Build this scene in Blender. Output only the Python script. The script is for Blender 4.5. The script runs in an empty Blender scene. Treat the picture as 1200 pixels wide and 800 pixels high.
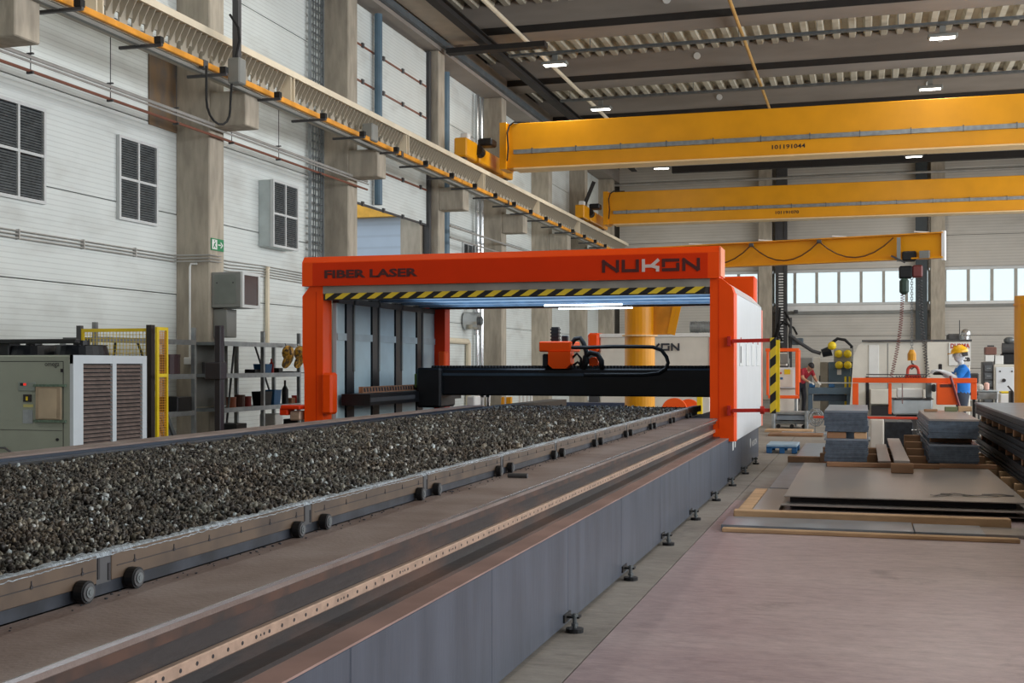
import bpy, math, random
import numpy as np
from mathutils import Vector, Matrix
random.seed(7)
SC = bpy.context.scene
COL = SC.collection

# ------------------------------------------------------------------ camera
CAMH = 1.5
YAW = math.radians(16.4)
SN, CN = math.sin(YAW), math.cos(YAW)
cd = bpy.data.cameras.new('camera')
cd.sensor_width = 36; cd.lens = 42.0; cd.shift_y = 0.0225
cd.clip_start = 0.05; cd.clip_end = 300
cam = bpy.data.objects.new('camera', cd); COL.objects.link(cam)
cam.location = (0, 0, CAMH); cam.rotation_euler = (math.pi/2, 0, YAW)
SC.camera = cam

# ------------------------------------------------------------------ sky, lamps, exposure
SC.view_settings.view_transform = 'Standard'
SC.view_settings.look = 'None'
SC.view_settings.gamma = 1.0
SC.view_settings.exposure = 0.3
w = bpy.data.worlds.new('sky'); SC.world = w; w.use_nodes = True
wn = w.node_tree; bg = wn.nodes['Background']
bg.inputs['Color'].default_value = (0.88, 0.95, 1.0, 1); bg.inputs['Strength'].default_value = 1.05

def area(name, loc, rot, sx, sy, power, color=(1, 1, 1)):
    l = bpy.data.lights.new(name, 'AREA'); l.shape = 'RECTANGLE'; l.size = sx; l.size_y = sy
    l.energy = power; l.color = color
    o = bpy.data.objects.new(name, l); COL.objects.link(o); o.location = loc; o.rotation_euler = rot
    return o
# daylight through the tall window band of the right hand wall, and the open gate behind the camera
area('window_light', (12.7, 20, 5.2), (0, math.radians(82), 0), 5.5, 52, 5000, (0.93, 0.97, 1.0))
area('gate_light', (-1.0, -5.6, 3.6), (math.radians(84), 0, 0), 18, 5.0, 90, (1.0, 0.97, 0.93))

# ------------------------------------------------------------------ helpers
def lin(c):
    c = c/255.0
    return c/12.92 if c <= 0.04045 else ((c+0.055)/1.055)**2.4
MATS = {}
def mat(name, rgb, rough=0.6, metal=0.0, var=0.12, scale=3.0, bump=0.0, bscale=30.0, stretch=(1, 1, 1), rgb2=None, fac=(0.35, 0.65), emit=0, spec=0.5):
    if name in MATS: return MATS[name]
    m = bpy.data.materials.new(name); m.use_nodes = True
    nt = m.node_tree; b = nt.nodes['Principled BSDF']
    c1 = [lin(v) for v in rgb]
    b.inputs['Roughness'].default_value = rough; b.inputs['Metallic'].default_value = metal
    b.inputs['Specular IOR Level'].default_value = spec
    tc = nt.nodes.new('ShaderNodeTexCoord'); mp = nt.nodes.new('ShaderNodeMapping')
    mp.inputs['Scale'].default_value = stretch
    nt.links.new(tc.outputs['Object'], mp.inputs['Vector'])
    nz = nt.nodes.new('ShaderNodeTexNoise'); nz.inputs['Scale'].default_value = scale
    nz.inputs['Detail'].default_value = 6
    nt.links.new(mp.outputs['Vector'], nz.inputs['Vector'])
    cr = nt.nodes.new('ShaderNodeValToRGB')
    c2 = [lin(v) for v in rgb2] if rgb2 else [v*(1+var) for v in c1]
    ca = c1 if rgb2 else [v*(1-var) for v in c1]
    cr.color_ramp.elements[0].color = (*ca, 1); cr.color_ramp.elements[1].color = (*c2, 1)
    cr.color_ramp.elements[0].position = fac[0]; cr.color_ramp.elements[1].position = fac[1]
    nt.links.new(nz.outputs['Fac'], cr.inputs['Fac'])
    nt.links.new(cr.outputs['Color'], b.inputs['Base Color'])
    if bump:
        n2 = nt.nodes.new('ShaderNodeTexNoise'); n2.inputs['Scale'].default_value = bscale; n2.inputs['Detail'].default_value = 4
        nt.links.new(mp.outputs['Vector'], n2.inputs['Vector'])
        bp = nt.nodes.new('ShaderNodeBump'); bp.inputs['Strength'].default_value = bump; bp.inputs['Distance'].default_value = 0.02
        nt.links.new(n2.outputs['Fac'], bp.inputs['Height']); nt.links.new(bp.outputs['Normal'], b.inputs['Normal'])
    if emit:
        b.inputs['Emission Color'].default_value = (*c1, 1); b.inputs['Emission Strength'].default_value = emit
    m.diffuse_color = (*c1, 1)
    MATS[name] = m
    return m

def ribbed(name, rgb, pitch, axis='Z', amp=0.5, rough=0.5, dirt=(150, 145, 135), dirtamt=0.5, seam=0.10):
    """sheet with fine horizontal ribs and grime"""
    m = mat(name, rgb, rough, var=0.03, scale=1.2)
    nt = m.node_tree; b = nt.nodes['Principled BSDF']
    tc = nt.nodes.new('ShaderNodeTexCoord')
    sp = nt.nodes.new('ShaderNodeSeparateXYZ'); nt.links.new(tc.outputs['Object'], sp.inputs[0])
    mu = nt.nodes.new('ShaderNodeMath'); mu.operation = 'MULTIPLY'; mu.inputs[1].default_value = 1.0/pitch
    nt.links.new(sp.outputs[axis], mu.inputs[0])
    fr = nt.nodes.new('ShaderNodeMath'); fr.operation = 'FRACT'; nt.links.new(mu.outputs[0], fr.inputs[0])
    gt = nt.nodes.new('ShaderNodeMath'); gt.operation = 'LESS_THAN'; gt.inputs[1].default_value = 0.22
    nt.links.new(fr.outputs[0], gt.inputs[0])
    bp = nt.nodes.new('ShaderNodeBump'); bp.inputs['Strength'].default_value = amp; bp.inputs['Distance'].default_value = 0.01
    nt.links.new(fr.outputs[0], bp.inputs['Height']); nt.links.new(bp.outputs['Normal'], b.inputs['Normal'])
    mp = nt.nodes.new('ShaderNodeMapping'); mp.inputs['Scale'].default_value = (0.8, 0.8, 2.2)
    nt.links.new(tc.outputs['Object'], mp.inputs['Vector'])
    nz = nt.nodes.new('ShaderNodeTexNoise'); nz.inputs['Scale'].default_value = 1.0; nz.inputs['Detail'].default_value = 8
    nt.links.new(mp.outputs['Vector'], nz.inputs['Vector'])
    mr = nt.nodes.new('ShaderNodeMapRange'); mr.inputs['From Min'].default_value = 0.52; mr.inputs['From Max'].default_value = 0.75
    mr.inputs['To Max'].default_value = dirtamt
    nt.links.new(nz.outputs['Fac'], mr.inputs['Value'])
    src = b.inputs['Base Color'].links[0].from_socket
    mx = nt.nodes.new('ShaderNodeMixRGB'); mx.inputs['Color2'].default_value = (*[lin(v) for v in dirt], 1)
    nt.links.new(mr.outputs[0], mx.inputs['Fac']); nt.links.new(src, mx.inputs['Color1'])
    m2 = nt.nodes.new('ShaderNodeMixRGB'); m2.blend_type = 'MULTIPLY'; m2.inputs['Color2'].default_value = (1-seam*2, 1-seam*2, 1-seam*2, 1)  # shade in the rib recesses painted as darker stripes
    nt.links.new(gt.outputs[0], m2.inputs['Fac']); nt.links.new(mx.outputs[0], m2.inputs['Color1'])
    nt.links.new(m2.outputs[0], b.inputs['Base Color'])
    return m

def hazard(name, pitch, sx, sz, ca=(220, 190, 50), cb=(25, 24, 24)):
    """yellow and black printed warning stripes"""
    m = mat(name, ca, 0.5, var=0.05)
    nt = m.node_tree; b = nt.nodes['Principled BSDF']
    tc = nt.nodes.new('ShaderNodeTexCoord'); sp = nt.nodes.new('ShaderNodeSeparateXYZ'); nt.links.new(tc.outputs['Object'], sp.inputs[0])
    a = nt.nodes.new('ShaderNodeMath'); a.operation = 'MULTIPLY'; a.inputs[1].default_value = sx/pitch; nt.links.new(sp.outputs['X'], a.inputs[0])
    c = nt.nodes.new('ShaderNodeMath'); c.operation = 'MULTIPLY_ADD'; c.inputs[1].default_value = sz/pitch
    nt.links.new(sp.outputs['Z'], c.inputs[0]); nt.links.new(a.outputs[0], c.inputs[2])
    f = nt.nodes.new('ShaderNodeMath'); f.operation = 'FRACT'; nt.links.new(c.outputs[0], f.inputs[0])
    g = nt.nodes.new('ShaderNodeMath'); g.operation = 'GREATER_THAN'; g.inputs[1].default_value = 0.5; nt.links.new(f.outputs[0], g.inputs[0])
    mx = nt.nodes.new('ShaderNodeMixRGB'); mx.inputs['Color1'].default_value = (*[lin(v) for v in ca], 1); mx.inputs['Color2'].default_value = (*[lin(v) for v in cb], 1)
    nt.links.new(g.outputs[0], mx.inputs['Fac']); nt.links.new(mx.outputs[0], b.inputs['Base Color'])
    return m

ORG = {}
def worg(parent):
    return ORG.get(parent.name, Vector((0, 0, 0))) if parent else Vector((0, 0, 0))

def tag(o, label=None, cat=None, group=None, kind=None):
    if label: o['label'] = label
    if cat: o['category'] = cat
    if group: o['group'] = group
    if kind: o['kind'] = kind
    return o

def thing(name, label, cat, loc=(0, 0, 0), group=None):
    o = bpy.data.objects.new(name, None); o.empty_display_size = 0.1; COL.objects.link(o)
    o.location = loc; ORG[o.name] = Vector(loc)
    return tag(o, label, cat, group)

class MB:
    def __init__(s): s.v = []; s.f = []; s.m = []
    def add(s, vs, fs, mi=0):
        n = len(s.v); s.v += [tuple(p) for p in vs]; s.f += [tuple(i+n for i in f) for f in fs]; s.m += [mi]*len(fs); return s
    def box(s, x0, x1, y0, y1, z0, z1, mi=0):
        x0, x1 = min(x0, x1), max(x0, x1); y0, y1 = min(y0, y1), max(y0, y1); z0, z1 = min(z0, z1), max(z0, z1)
        return s.add([(x0, y0, z0), (x1, y0, z0), (x1, y1, z0), (x0, y1, z0), (x0, y0, z1), (x1, y0, z1), (x1, y1, z1), (x0, y1, z1)],
                     [(0, 3, 2, 1), (4, 5, 6, 7), (0, 1, 5, 4), (1, 2, 6, 5), (2, 3, 7, 6), (3, 0, 4, 7)], mi)
    def bbox(s, x0, x1, y0, y1, z0, z1, b=0.01, mi=0):
        """box with chamfered edges"""
        x0, x1 = min(x0, x1), max(x0, x1); y0, y1 = min(y0, y1), max(y0, y1); z0, z1 = min(z0, z1), max(z0, z1)
        b = min(b, (x1-x0)*.3, (y1-y0)*.3, (z1-z0)*.3)
        bm = __import__('bmesh').new()
        import bmesh
        vs = [bm.verts.new(p) for p in [(x0, y0, z0), (x1, y0, z0), (x1, y1, z0), (x0, y1, z0), (x0, y0, z1), (x1, y0, z1), (x1, y1, z1), (x0, y1, z1)]]
        for f in [(0, 3, 2, 1), (4, 5, 6, 7), (0, 1, 5, 4), (1, 2, 6, 5), (2, 3, 7, 6), (3, 0, 4, 7)]: bm.faces.new([vs[i] for i in f])
        bmesh.ops.bevel(bm, geom=bm.edges[:], offset=b, segments=1, affect='EDGES')
        bm.verts.index_update()
        s.add([v.co[:] for v in bm.verts], [[v.index for v in f.verts] for f in bm.faces], mi); bm.free()
        return s
    def prism(s, pts, axis, a0, a1, mi=0):
        """polygon pts extruded along axis ('x','y','z'); pts are the other two coordinates in xyz order"""
        def P(p, a):
            return {'x': (a, p[0], p[1]), 'y': (p[0], a, p[1]), 'z': (p[0], p[1], a)}[axis]
        n = len(pts)
        vs = [P(p, a0) for p in pts]+[P(p, a1) for p in pts]
        fs = [tuple(range(n)), tuple(range(2*n-1, n-1, -1))]+[(i, i+n, (i+1) % n+n, (i+1) % n) for i in range(n)]
        return s.add(vs, fs, mi)
    def cyl(s, p0, p1, r, n=10, r1=None, mi=0, caps=True):
        p0 = Vector(p0); p1 = Vector(p1); d = (p1-p0).normalized(); r1 = r if r1 is None else r1
        a = d.orthogonal().normalized(); b = d.cross(a)
        vs = []
        for p, rr in ((p0, r), (p1, r1)):
            for i in range(n):
                t = 2*math.pi*i/n; vs.append(p+(a*math.cos(t)+b*math.sin(t))*rr)
        fs = [(i, (i+1) % n, (i+1) % n+n, i+n) for i in range(n)]
        if caps: fs += [tuple(range(n-1, -1, -1)), tuple(range(n, 2*n))]
        return s.add(vs, fs, mi)
    def tube(s, pts, r, n=6, mi=0):
        pts = [Vector(p) for p in pts]; N = len(pts); vs = []; ref = None
        for k, p in enumerate(pts):
            d = (pts[min(k+1, N-1)]-pts[max(k-1, 0)]).normalized()
            if ref is None: a = d.orthogonal().normalized()
            else:
                a = (ref-d*ref.dot(d))
                a = a.normalized() if a.length > 1e-6 else d.orthogonal().normalized()
            ref = a; b = d.cross(a); rr = r[k] if isinstance(r, (list, tuple)) else r
            for i in range(n):
                t = 2*math.pi*i/n; vs.append(p+(a*math.cos(t)+b*math.sin(t))*rr)
        fs = [(k*n+i, k*n+(i+1) % n, (k+1)*n+(i+1) % n, (k+1)*n+i) for k in range(N-1) for i in range(n)]
        fs += [tuple(range(n-1, -1, -1)), tuple(range((N-1)*n, N*n))]
        return s.add(vs, fs, mi)
    def sphere(s, c, r, nu=12, nv=8, sc=(1, 1, 1), mi=0, lo=-90, hi=90):
        vs = []; 
        for j in range(nv+1):
            ph = math.radians(lo+(hi-lo)*j/nv)
            for i in range(nu):
                t = 2*math.pi*i/nu
                vs.append((c[0]+r*sc[0]*math.cos(ph)*math.cos(t), c[1]+r*sc[1]*math.cos(ph)*math.sin(t), c[2]+r*sc[2]*math.sin(ph)))
        fs = [(j*nu+i, j*nu+(i+1) % nu, (j+1)*nu+(i+1) % nu, (j+1)*nu+i) for j in range(nv) for i in range(nu)]
        return s.add(vs, fs, mi)
    def bar(s, p0, p1, w, h=None, mi=0):
        """square bar between two points"""
        h = w if h is None else h
        p0 = Vector(p0); p1 = Vector(p1); d = (p1-p0).normalized()
        up = Vector((0, 0, 1)) if abs(d.z) < 0.95 else Vector((0, 1, 0))
        a = d.cross(up).normalized()*w/2; b = a.cross(d).normalized()*h/2
        vs = [p+q for p in (p0, p1) for q in (-a-b, a-b, a+b, -a+b)]
        return s.add(vs, [(0, 1, 2, 3), (7, 6, 5, 4), (0, 4, 5, 1), (1, 5, 6, 2), (2, 6, 7, 3), (3, 7, 4, 0)], mi)
    def build(s, name, m, parent=None, smooth=False, label=None):
        me = bpy.data.meshes.new(name)
        og = worg(parent)
        me.from_pydata([(x-og.x, y-og.y, z-og.z) for x, y, z in s.v], [], s.f)
        for mm in (m if isinstance(m, (list, tuple)) else [m]): me.materials.append(mm)
        if any(s.m): me.polygons.foreach_set('material_index', s.m)
        if smooth: me.polygons.foreach_set('use_smooth', [True]*len(me.polygons))
        me.update()
        import bmesh
        bm = bmesh.new(); bm.from_mesh(me); bmesh.ops.recalc_face_normals(bm, faces=bm.faces[:]); bm.to_mesh(me); bm.free()
        o = bpy.data.objects.new(name, me); COL.objects.link(o)
        if parent: o.parent = parent
        ORG[o.name] = og
        if label: o['label'] = label
        return o
def B(name, m, parent, *boxes, bev=0, label=None):
    mb = MB()
    for b in boxes:
        (mb.bbox(*b, b=bev) if bev else mb.box(*b))
    return mb.build(name, m, parent, label=label)
def share(src, name, loc, parent, rot=None):
    """another object with the same mesh; loc in world"""
    o = bpy.data.objects.new(name, src.data); COL.objects.link(o)
    if parent: o.parent = parent
    o.location = Vector(loc)-worg(parent)
    if rot: o.rotation_euler = rot
    return o
def kids(o): return [c for c in bpy.data.objects if c.parent == o]
def dup(o, loc, label=None, group=None, parent=None, ch=None):
    c = o.copy(); COL.objects.link(c)
    if parent: c.parent = parent
    else: c.location = loc
    if label: c['label'] = label
    if group: c['group'] = group
    for k in kids(o): dup(k, None, parent=c)
    return c
def at(px, py, d):
    """point seen at a photograph pixel at depth d"""
    u = (px-600)/1400.0
    return Vector((d*(-SN+CN*u), d*(CN+SN*u), CAMH-(py-427)/1400.0*d))
def dY(px, Y): return Y/(CN+SN*(px-600)/1400.0)
def atY(px, py, Y): return at(px, py, dY(px, Y))
def text(name, s, parent, m, loc, h, width, depth=0.004, rot=(math.pi/2, 0, 0), bold=0.0):
    cu = bpy.data.curves.new(name, 'FONT'); cu.body = s; cu.size = 1; cu.extrude = 0; cu.offset = bold; cu.resolution_u = 2
    t = bpy.data.objects.new(name, cu); COL.objects.link(t)
    bpy.context.view_layer.update()
    me = bpy.data.meshes.new_from_object(t.evaluated_get(bpy.context.evaluated_depsgraph_get()))
    COL.objects.unlink(t); bpy.data.objects.remove(t)
    xs = [v.co.x for v in me.vertices]; ys = [v.co.y for v in me.vertices]
    x0, x1, y0, y1 = min(xs), max(xs), min(ys), max(ys)
    for v in me.vertices:
        v.co.x = (v.co.x-x0)/(x1-x0)*width; v.co.y = (v.co.y-y0)/(y1-y0)*h; v.co.z = depth
    me.materials.append(m)
    o = bpy.data.objects.new(name, me); COL.objects.link(o)
    o.parent = parent; o.location = Vector(loc)-worg(parent); o.rotation_euler = rot
    return o

# ------------------------------------------------------------------ materials
M = dict(
 concrete=mat('concrete', (172, 163, 148), 0.85, var=0.16, scale=3.0, bump=0.2, bscale=14, stretch=(2.5, 2.5, 0.6)),
 concrete_beam=mat('concrete_beam', (144, 136, 128), 0.85, var=0.10, scale=1.0, stretch=(0.5, 1, 3)),
 darkstrip=mat('dark_strip', (38, 34, 32), 0.7),
 wall=ribbed('white_wall_panel', (222, 228, 226), 0.075, amp=0.35, seam=0.07, dirtamt=0.35),
 backwall=ribbed('grey_wall_panel', (196, 192, 184), 0.12, amp=0.35, seam=0.07, dirtamt=0.25),
 joint=mat('joint_dark', (70, 66, 60), 0.9),
 deck_ceiling=mat('roof_deck', (205, 198, 180), 0.55, var=0.12, scale=1.5, rgb2=(150, 136, 112), fac=(0.45, 0.8)),
 galv=mat('galvanised', (150, 155, 158), 0.42, 0.6, var=0.15, scale=8),
 galv_dark=mat('galvanised_dull', (105, 110, 112), 0.5, 0.5, var=0.15, scale=8),
 frame_white=mat('window_frame_white', (205, 208, 208), 0.5, var=0.04),
 louvre=mat('louvre_dark', (104, 108, 110), 0.35, 0.2, var=0.2, scale=10),
 glass_dark=mat('dark_window_glass', (30, 36, 42), 0.08, 0.0, var=0.2),
 beige=mat('runway_paint', (226, 214, 190), 0.5, var=0.06, scale=2),
 runway=mat('runway_web', (178, 170, 154), 0.55, var=0.08, scale=2),
 yellow=mat('crane_yellow', (232, 158, 8), 0.38, var=0.05, scale=1.5),
 yellow_d=mat('rail_yellow', (226, 152, 40), 0.45, var=0.18, scale=3),
 yellow_l=mat('crane_flange', (240, 205, 150), 0.5, var=0.05),
 safety=mat('safety_yellow', (230, 200, 30), 0.45, var=0.08),
 orange=mat('machine_orange', (238, 76, 4), 0.4, var=0.03, scale=2, spec=0.25),
 orange_shade=mat('machine_orange_shaded', (210, 50, 2), 0.45, var=0.04, scale=2, spec=0.2),  # darker copy of the machine orange, shade put into the colour
 orange_l=mat('lifter_orange', (242, 92, 20), 0.45, var=0.05),
 black=mat('black_metal', (24, 25, 28), 0.45, 0.2, var=0.2, scale=6),
 black_r=mat('black_rubber', (20, 20, 21), 0.75, var=0.2),
 navy=mat('bridge_black', (10, 16, 24), 0.38, 0.1, var=0.25, scale=4),
 white_m=mat('machine_white', (218, 222, 226), 0.28, var=0.03),
 cream=mat('machine_cream', (214, 210, 200), 0.5, var=0.05),
 chiller=mat('chiller_grey', (150, 156, 142), 0.5, var=0.04, scale=3),
 chiller_w=mat('chiller_white', (200, 208, 214), 0.45, var=0.04),
 fin=mat('louvre_brown', (112, 98, 92), 0.6, var=0.2, scale=14),
 steel=mat('base_steel', (80, 86, 98), 0.42, 0.3, var=0.16, scale=5, stretch=(1.5, 1.5, 0.25), bump=0.05),
 rust=mat('rusty_deck', (128, 114, 108), 0.6, 0.1, var=0.2, scale=3, rgb2=(104, 86, 78), fac=(0.4, 0.7), bump=0.15, bscale=60),
 rustdark=mat('oily_channel', (56, 52, 52), 0.42, 0.3, scale=4, rgb2=(98, 72, 60), fac=(0.5, 0.8), stretch=(1, 0.4, 1), bump=0.1),
 bronze=mat('rack_bronze', (176, 150, 132), 0.42, 0.35, var=0.15, scale=20),
 cart=mat('cart_side', (96, 80, 66), 0.5, 0.25, var=0.2, scale=6, rgb2=(66, 56, 50), fac=(0.4, 0.75)),
 slag_edge=mat('slag_edge', (150, 160, 168), 0.5, 0.2, var=0.4, scale=40, bump=0.8, bscale=120),
 wood=mat('timber', (186, 152, 116), 0.75, var=0.2, scale=6, stretch=(0.3, 1, 1), bump=0.2),
 wood_d=mat('timber_brown', (142, 108, 80), 0.8, var=0.25, scale=6, stretch=(0.3, 1, 1)),
 sheet=mat('sheet_steel', (138, 135, 134), 0.32, 0.25, var=0.14, scale=1.5, rgb2=(160, 150, 142), fac=(0.35, 0.7), stretch=(1, 0.4, 1)),
 sheet_b=mat('sheet_steel_blue', (128, 138, 150), 0.28, 0.2, var=0.14, scale=3),
 sheet_e=mat('sheet_edge', (84, 96, 110), 0.45, 0.15, var=0.2, scale=20),
 sheet_k=mat('sheet_black', (44, 48, 54), 0.45, 0.3, var=0.3, scale=12),
 blue=mat('blue_plastic', (36, 92, 140), 0.5, var=0.15),
 bluegrey=mat('blue_grey_paint', (88, 108, 124), 0.5, var=0.06),
 red=mat('red_paint', (178, 34, 24), 0.45, var=0.1),
 grey=mat('grey_paint', (132, 134, 130), 0.5, var=0.06),
 dgrey=mat('dark_grey_paint', (70, 70, 72), 0.5, var=0.1),
 white=mat('white_paint', (225, 226, 224), 0.5, var=0.04),
 chrome=mat('chrome', (190, 192, 194), 0.2, 0.9, var=0.1),
 skin=mat('skin', (190, 140, 112), 0.6, var=0.05),
 pipe_brown=mat('pipe_brown', (128, 78, 60), 0.5, var=0.1),
 pipe_grey=mat('pipe_grey', (176, 174, 170), 0.45, 0.3, var=0.1),
 bluepipe=mat('blue_pipe', (84, 110, 128), 0.5, var=0.1),
 green=mat('sign_green', (20, 130, 80), 0.5, var=0.03),
 ink=mat('ink_black', (34, 30, 34), 0.6, var=0.02),
 ink_brown=mat('logo_brown', (74, 26, 24), 0.5, var=0.02),
 logo_grey=mat('logo_grey', (206, 190, 186), 0.5, var=0.02),
 interior=mat('interior_blue_grey', (168, 190, 196), 0.4, var=0.10, scale=2),
 roof_in=mat('interior_roof', (120, 142, 170), 0.35, 0.2, var=0.15, scale=6),
)

# ================================================================== THE HALL
WX = -11.0          # inner face of the left wall
BY = 52.0           # inner face of the back wall
def struct(o): o['kind'] = 'structure'; return o

# floor
def floor_mat(name, rgb, rgb2, rough):
    m = mat(name, rgb, rough, var=0.1, scale=0.9, rgb2=rgb2, fac=(0.35, 0.72), stretch=(0.5, 1.6, 1), bump=0.12, bscale=18)
    nt = m.node_tree; b = nt.nodes['Principled BSDF']
    tc = nt.nodes.new('ShaderNodeTexCoord'); mp = nt.nodes.new('ShaderNodeMapping'); mp.inputs['Scale'].default_value = (0.55, 5.0, 1)
    mp.inputs['Rotation'].default_value = (0, 0, 0.12)
    nt.links.new(tc.outputs['Object'], mp.inputs['Vector'])
    nz = nt.nodes.new('ShaderNodeTexNoise'); nz.inputs['Scale'].default_value = 2.2; nz.inputs['Detail'].default_value = 12; nz.inputs['Roughness'].default_value = 0.75
    nt.links.new(mp.outputs[0], nz.inputs['Vector'])
    mr = nt.nodes.new('ShaderNodeMapRange'); mr.inputs['From Min'].default_value = 0.55; mr.inputs['From Max'].default_value = 0.78; mr.inputs['To Max'].default_value = 0.75
    nt.links.new(nz.outputs['Fac'], mr.inputs['Value'])
    mx = nt.nodes.new('ShaderNodeMixRGB'); mx.inputs['Color2'].default_value = (lin(92), lin(78), lin(74), 1)
    nt.links.new(mr.outputs[0], mx.inputs['Fac']); nt.links.new(b.inputs['Base Color'].links[0].from_socket, mx.inputs['Color1'])
    # fine mottling and a few dark oily spots
    n3 = nt.nodes.new('ShaderNodeTexNoise'); n3.inputs['Scale'].default_value = 5.5; n3.inputs['Detail'].default_value = 12; n3.inputs['Roughness'].default_value = 0.8
    mp3 = nt.nodes.new('ShaderNodeMapping'); mp3.inputs['Scale'].default_value = (1, 2.2, 1); nt.links.new(tc.outputs['Object'], mp3.inputs['Vector']); nt.links.new(mp3.outputs[0], n3.inputs['Vector'])
    cr3 = nt.nodes.new('ShaderNodeValToRGB'); cr3.color_ramp.elements[0].position = 0.3; cr3.color_ramp.elements[0].color = (0.6, 0.6, 0.62, 1); cr3.color_ramp.elements[1].position = 0.7; cr3.color_ramp.elements[1].color = (1.1, 1.1, 1.1, 1)
    nt.links.new(n3.outputs['Fac'], cr3.inputs['Fac'])
    m3 = nt.nodes.new('ShaderNodeMixRGB'); m3.blend_type = 'MULTIPLY'; m3.inputs['Fac'].default_value = 1.0
    nt.links.new(mx.outputs[0], m3.inputs['Color1']); nt.links.new(cr3.outputs[0], m3.inputs['Color2'])
    v3 = nt.nodes.new('ShaderNodeTexNoise'); v3.inputs['Scale'].default_value = 0.9; v3.inputs['Detail'].default_value = 10; v3.inputs['Roughness'].default_value = 0.7; v3.inputs['Distortion'].default_value = 0.8
    nt.links.new(tc.outputs['Object'], v3.inputs['Vector'])
    r3 = nt.nodes.new('ShaderNodeMapRange'); r3.inputs['From Min'].default_value = 0.58; r3.inputs['From Max'].default_value = 0.68; r3.inputs['To Max'].default_value = 0.45; nt.links.new(v3.outputs['Fac'], r3.inputs['Value'])
    m4 = nt.nodes.new('ShaderNodeMixRGB'); m4.inputs['Color2'].default_value = (lin(84), lin(76), lin(76), 1); nt.links.new(r3.outputs[0], m4.inputs['Fac']); nt.links.new(m3.outputs[0], m4.inputs['Color1'])
    nt.links.new(m4.outputs[0], b.inputs['Base Color'])
    return m
FM = floor_mat('floor_coating', (168, 148, 150), (184, 166, 166), 0.42)
FC = floor_mat('floor_concrete', (158, 152, 144), (134, 128, 120), 0.6)
struct(B('floor', FM, None, (-1.36, 13, -6, 13.4, -0.2, 0.0)))
struct(B('floor', FC, None, (-1.36, 13, 13.405, 40, -0.2, 0.0)))
struct(B('floor', FC, None, (WX-0.3, -1.37, -6, 40, -0.2, 0.0)))
struct(B('floor', FC, None, (WX-0.3, 13, 40.005, BY+0.3, -0.2, 0.0)))

# left wall: backing, panels, columns with corbels
COLY = [12.0, 17.55, 23.1, 28.65, 34.2, 39.75, 45.3, 50.6]
CW = 0.47
wl = MB()
wl.box(WX-0.3, WX-0.07, -6, 23.3, 0, 11.2)
wl.box(WX-0.3, WX-0.07, 28.8, BY+0.3, 0, 11.2)
wl.box(WX-0.3, WX-0.07, 23.3, 28.8, 9.5, 11.2)
WALL = struct(wl.build('wall_left', M['joint']))
ZR = [0, 1.33, 2.67, 4.0, 5.4, 6.8, 8.15, 9.5]
edges = [6.5]+COLY+[BY]
for i in range(len(edges)-1):
    y0 = edges[i]+(CW if i else 0); y1 = edges[i+1]
    if 23 < y0 < 24: continue            # gate bay
    if y1-y0 < 0.3: continue
    for k in range(len(ZR)-1):
        j = random.uniform(-0.004, 0.004)
        B('wall_panel', M['wall'], WALL, (WX-0.07, WX+j, y0+0.004, y1-0.004, ZR[k]+0.008, ZR[k+1]-0.008))
cproto = None
for i, y in enumerate(COLY):
    c = MB().bbox(WX-0.02, -10.38, y, y+CW, 0, 9.5, 0.02).build('column', M['concrete'], WALL)
    MB().bbox(-10.38, -9.72, y+0.005, y+CW-0.005, 5.43, 6.0, 0.015).build('corbel', M['concrete'], c)
# eave beam along the wall top, service boards under the roof
B('eave_beam', M['concrete_beam'], WALL, (WX, -10.35, 8, BY, 9.5, 10.1))
B('soffit_board', mat('soffit_board', (176, 164, 148), 0.7, var=0.08), WALL, (-10.2, -9.45, 16, 29.3, 9.78, 9.86))
B('soffit_board', mat('soffit_steel', (96, 104, 110), 0.5, 0.3), WALL, (-10.34, -10.22, 12, 45, 9.6, 9.75))
sb = MB()
sb.box(-9.42, -9.2, 12, 50, 9.66, 9.7); sb.box(-9.33, -9.29, 12, 50, 9.7, 9.88); sb.box(-9.42, -9.2, 12, 50, 9.86, 9.89)
sb.build('service_beam', M['darkstrip'], WALL)

# sectional gate in the third bay, raised half way
g = thing('door_1', None, None, (-10.65, 26, 0)); g['kind'] = 'structure'
gz = [5.05, 5.93, 6.85, 7.75, 8.55, 9.42]
for k in range(5):
    B('gate_panel', M['wall'], g, (-10.70, -10.64, 23.62, 28.45, gz[k]+0.012, gz[k+1]-0.012), bev=0.008)
    B('gate_seam', M['pipe_brown'] if k else M['dgrey'], g, (-10.66, -10.625, 23.62, 28.45, gz[k]-0.035, gz[k]+0.012))
    for yy in (24.4, 25.6, 26.8, 28.0):
        B('hinge', M['dgrey'], g, (-10.64, -10.60, yy-0.05, yy+0.05, gz[k]-0.05, gz[k]+0.05))
B('gate_rail', M['dgrey'], g, (-10.72, -10.56, 28.47, 28.6, 0.0, 9.45))
B('gate_rail', M['dgrey'], g, (-10.72, -10.60, 23.58, 23.62, 0.0, 9.45))
B('gate_jamb', M['concrete'], g, (WX-0.28, -10.75, 28.3, 28.64, 0.0, 9.5))

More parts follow.
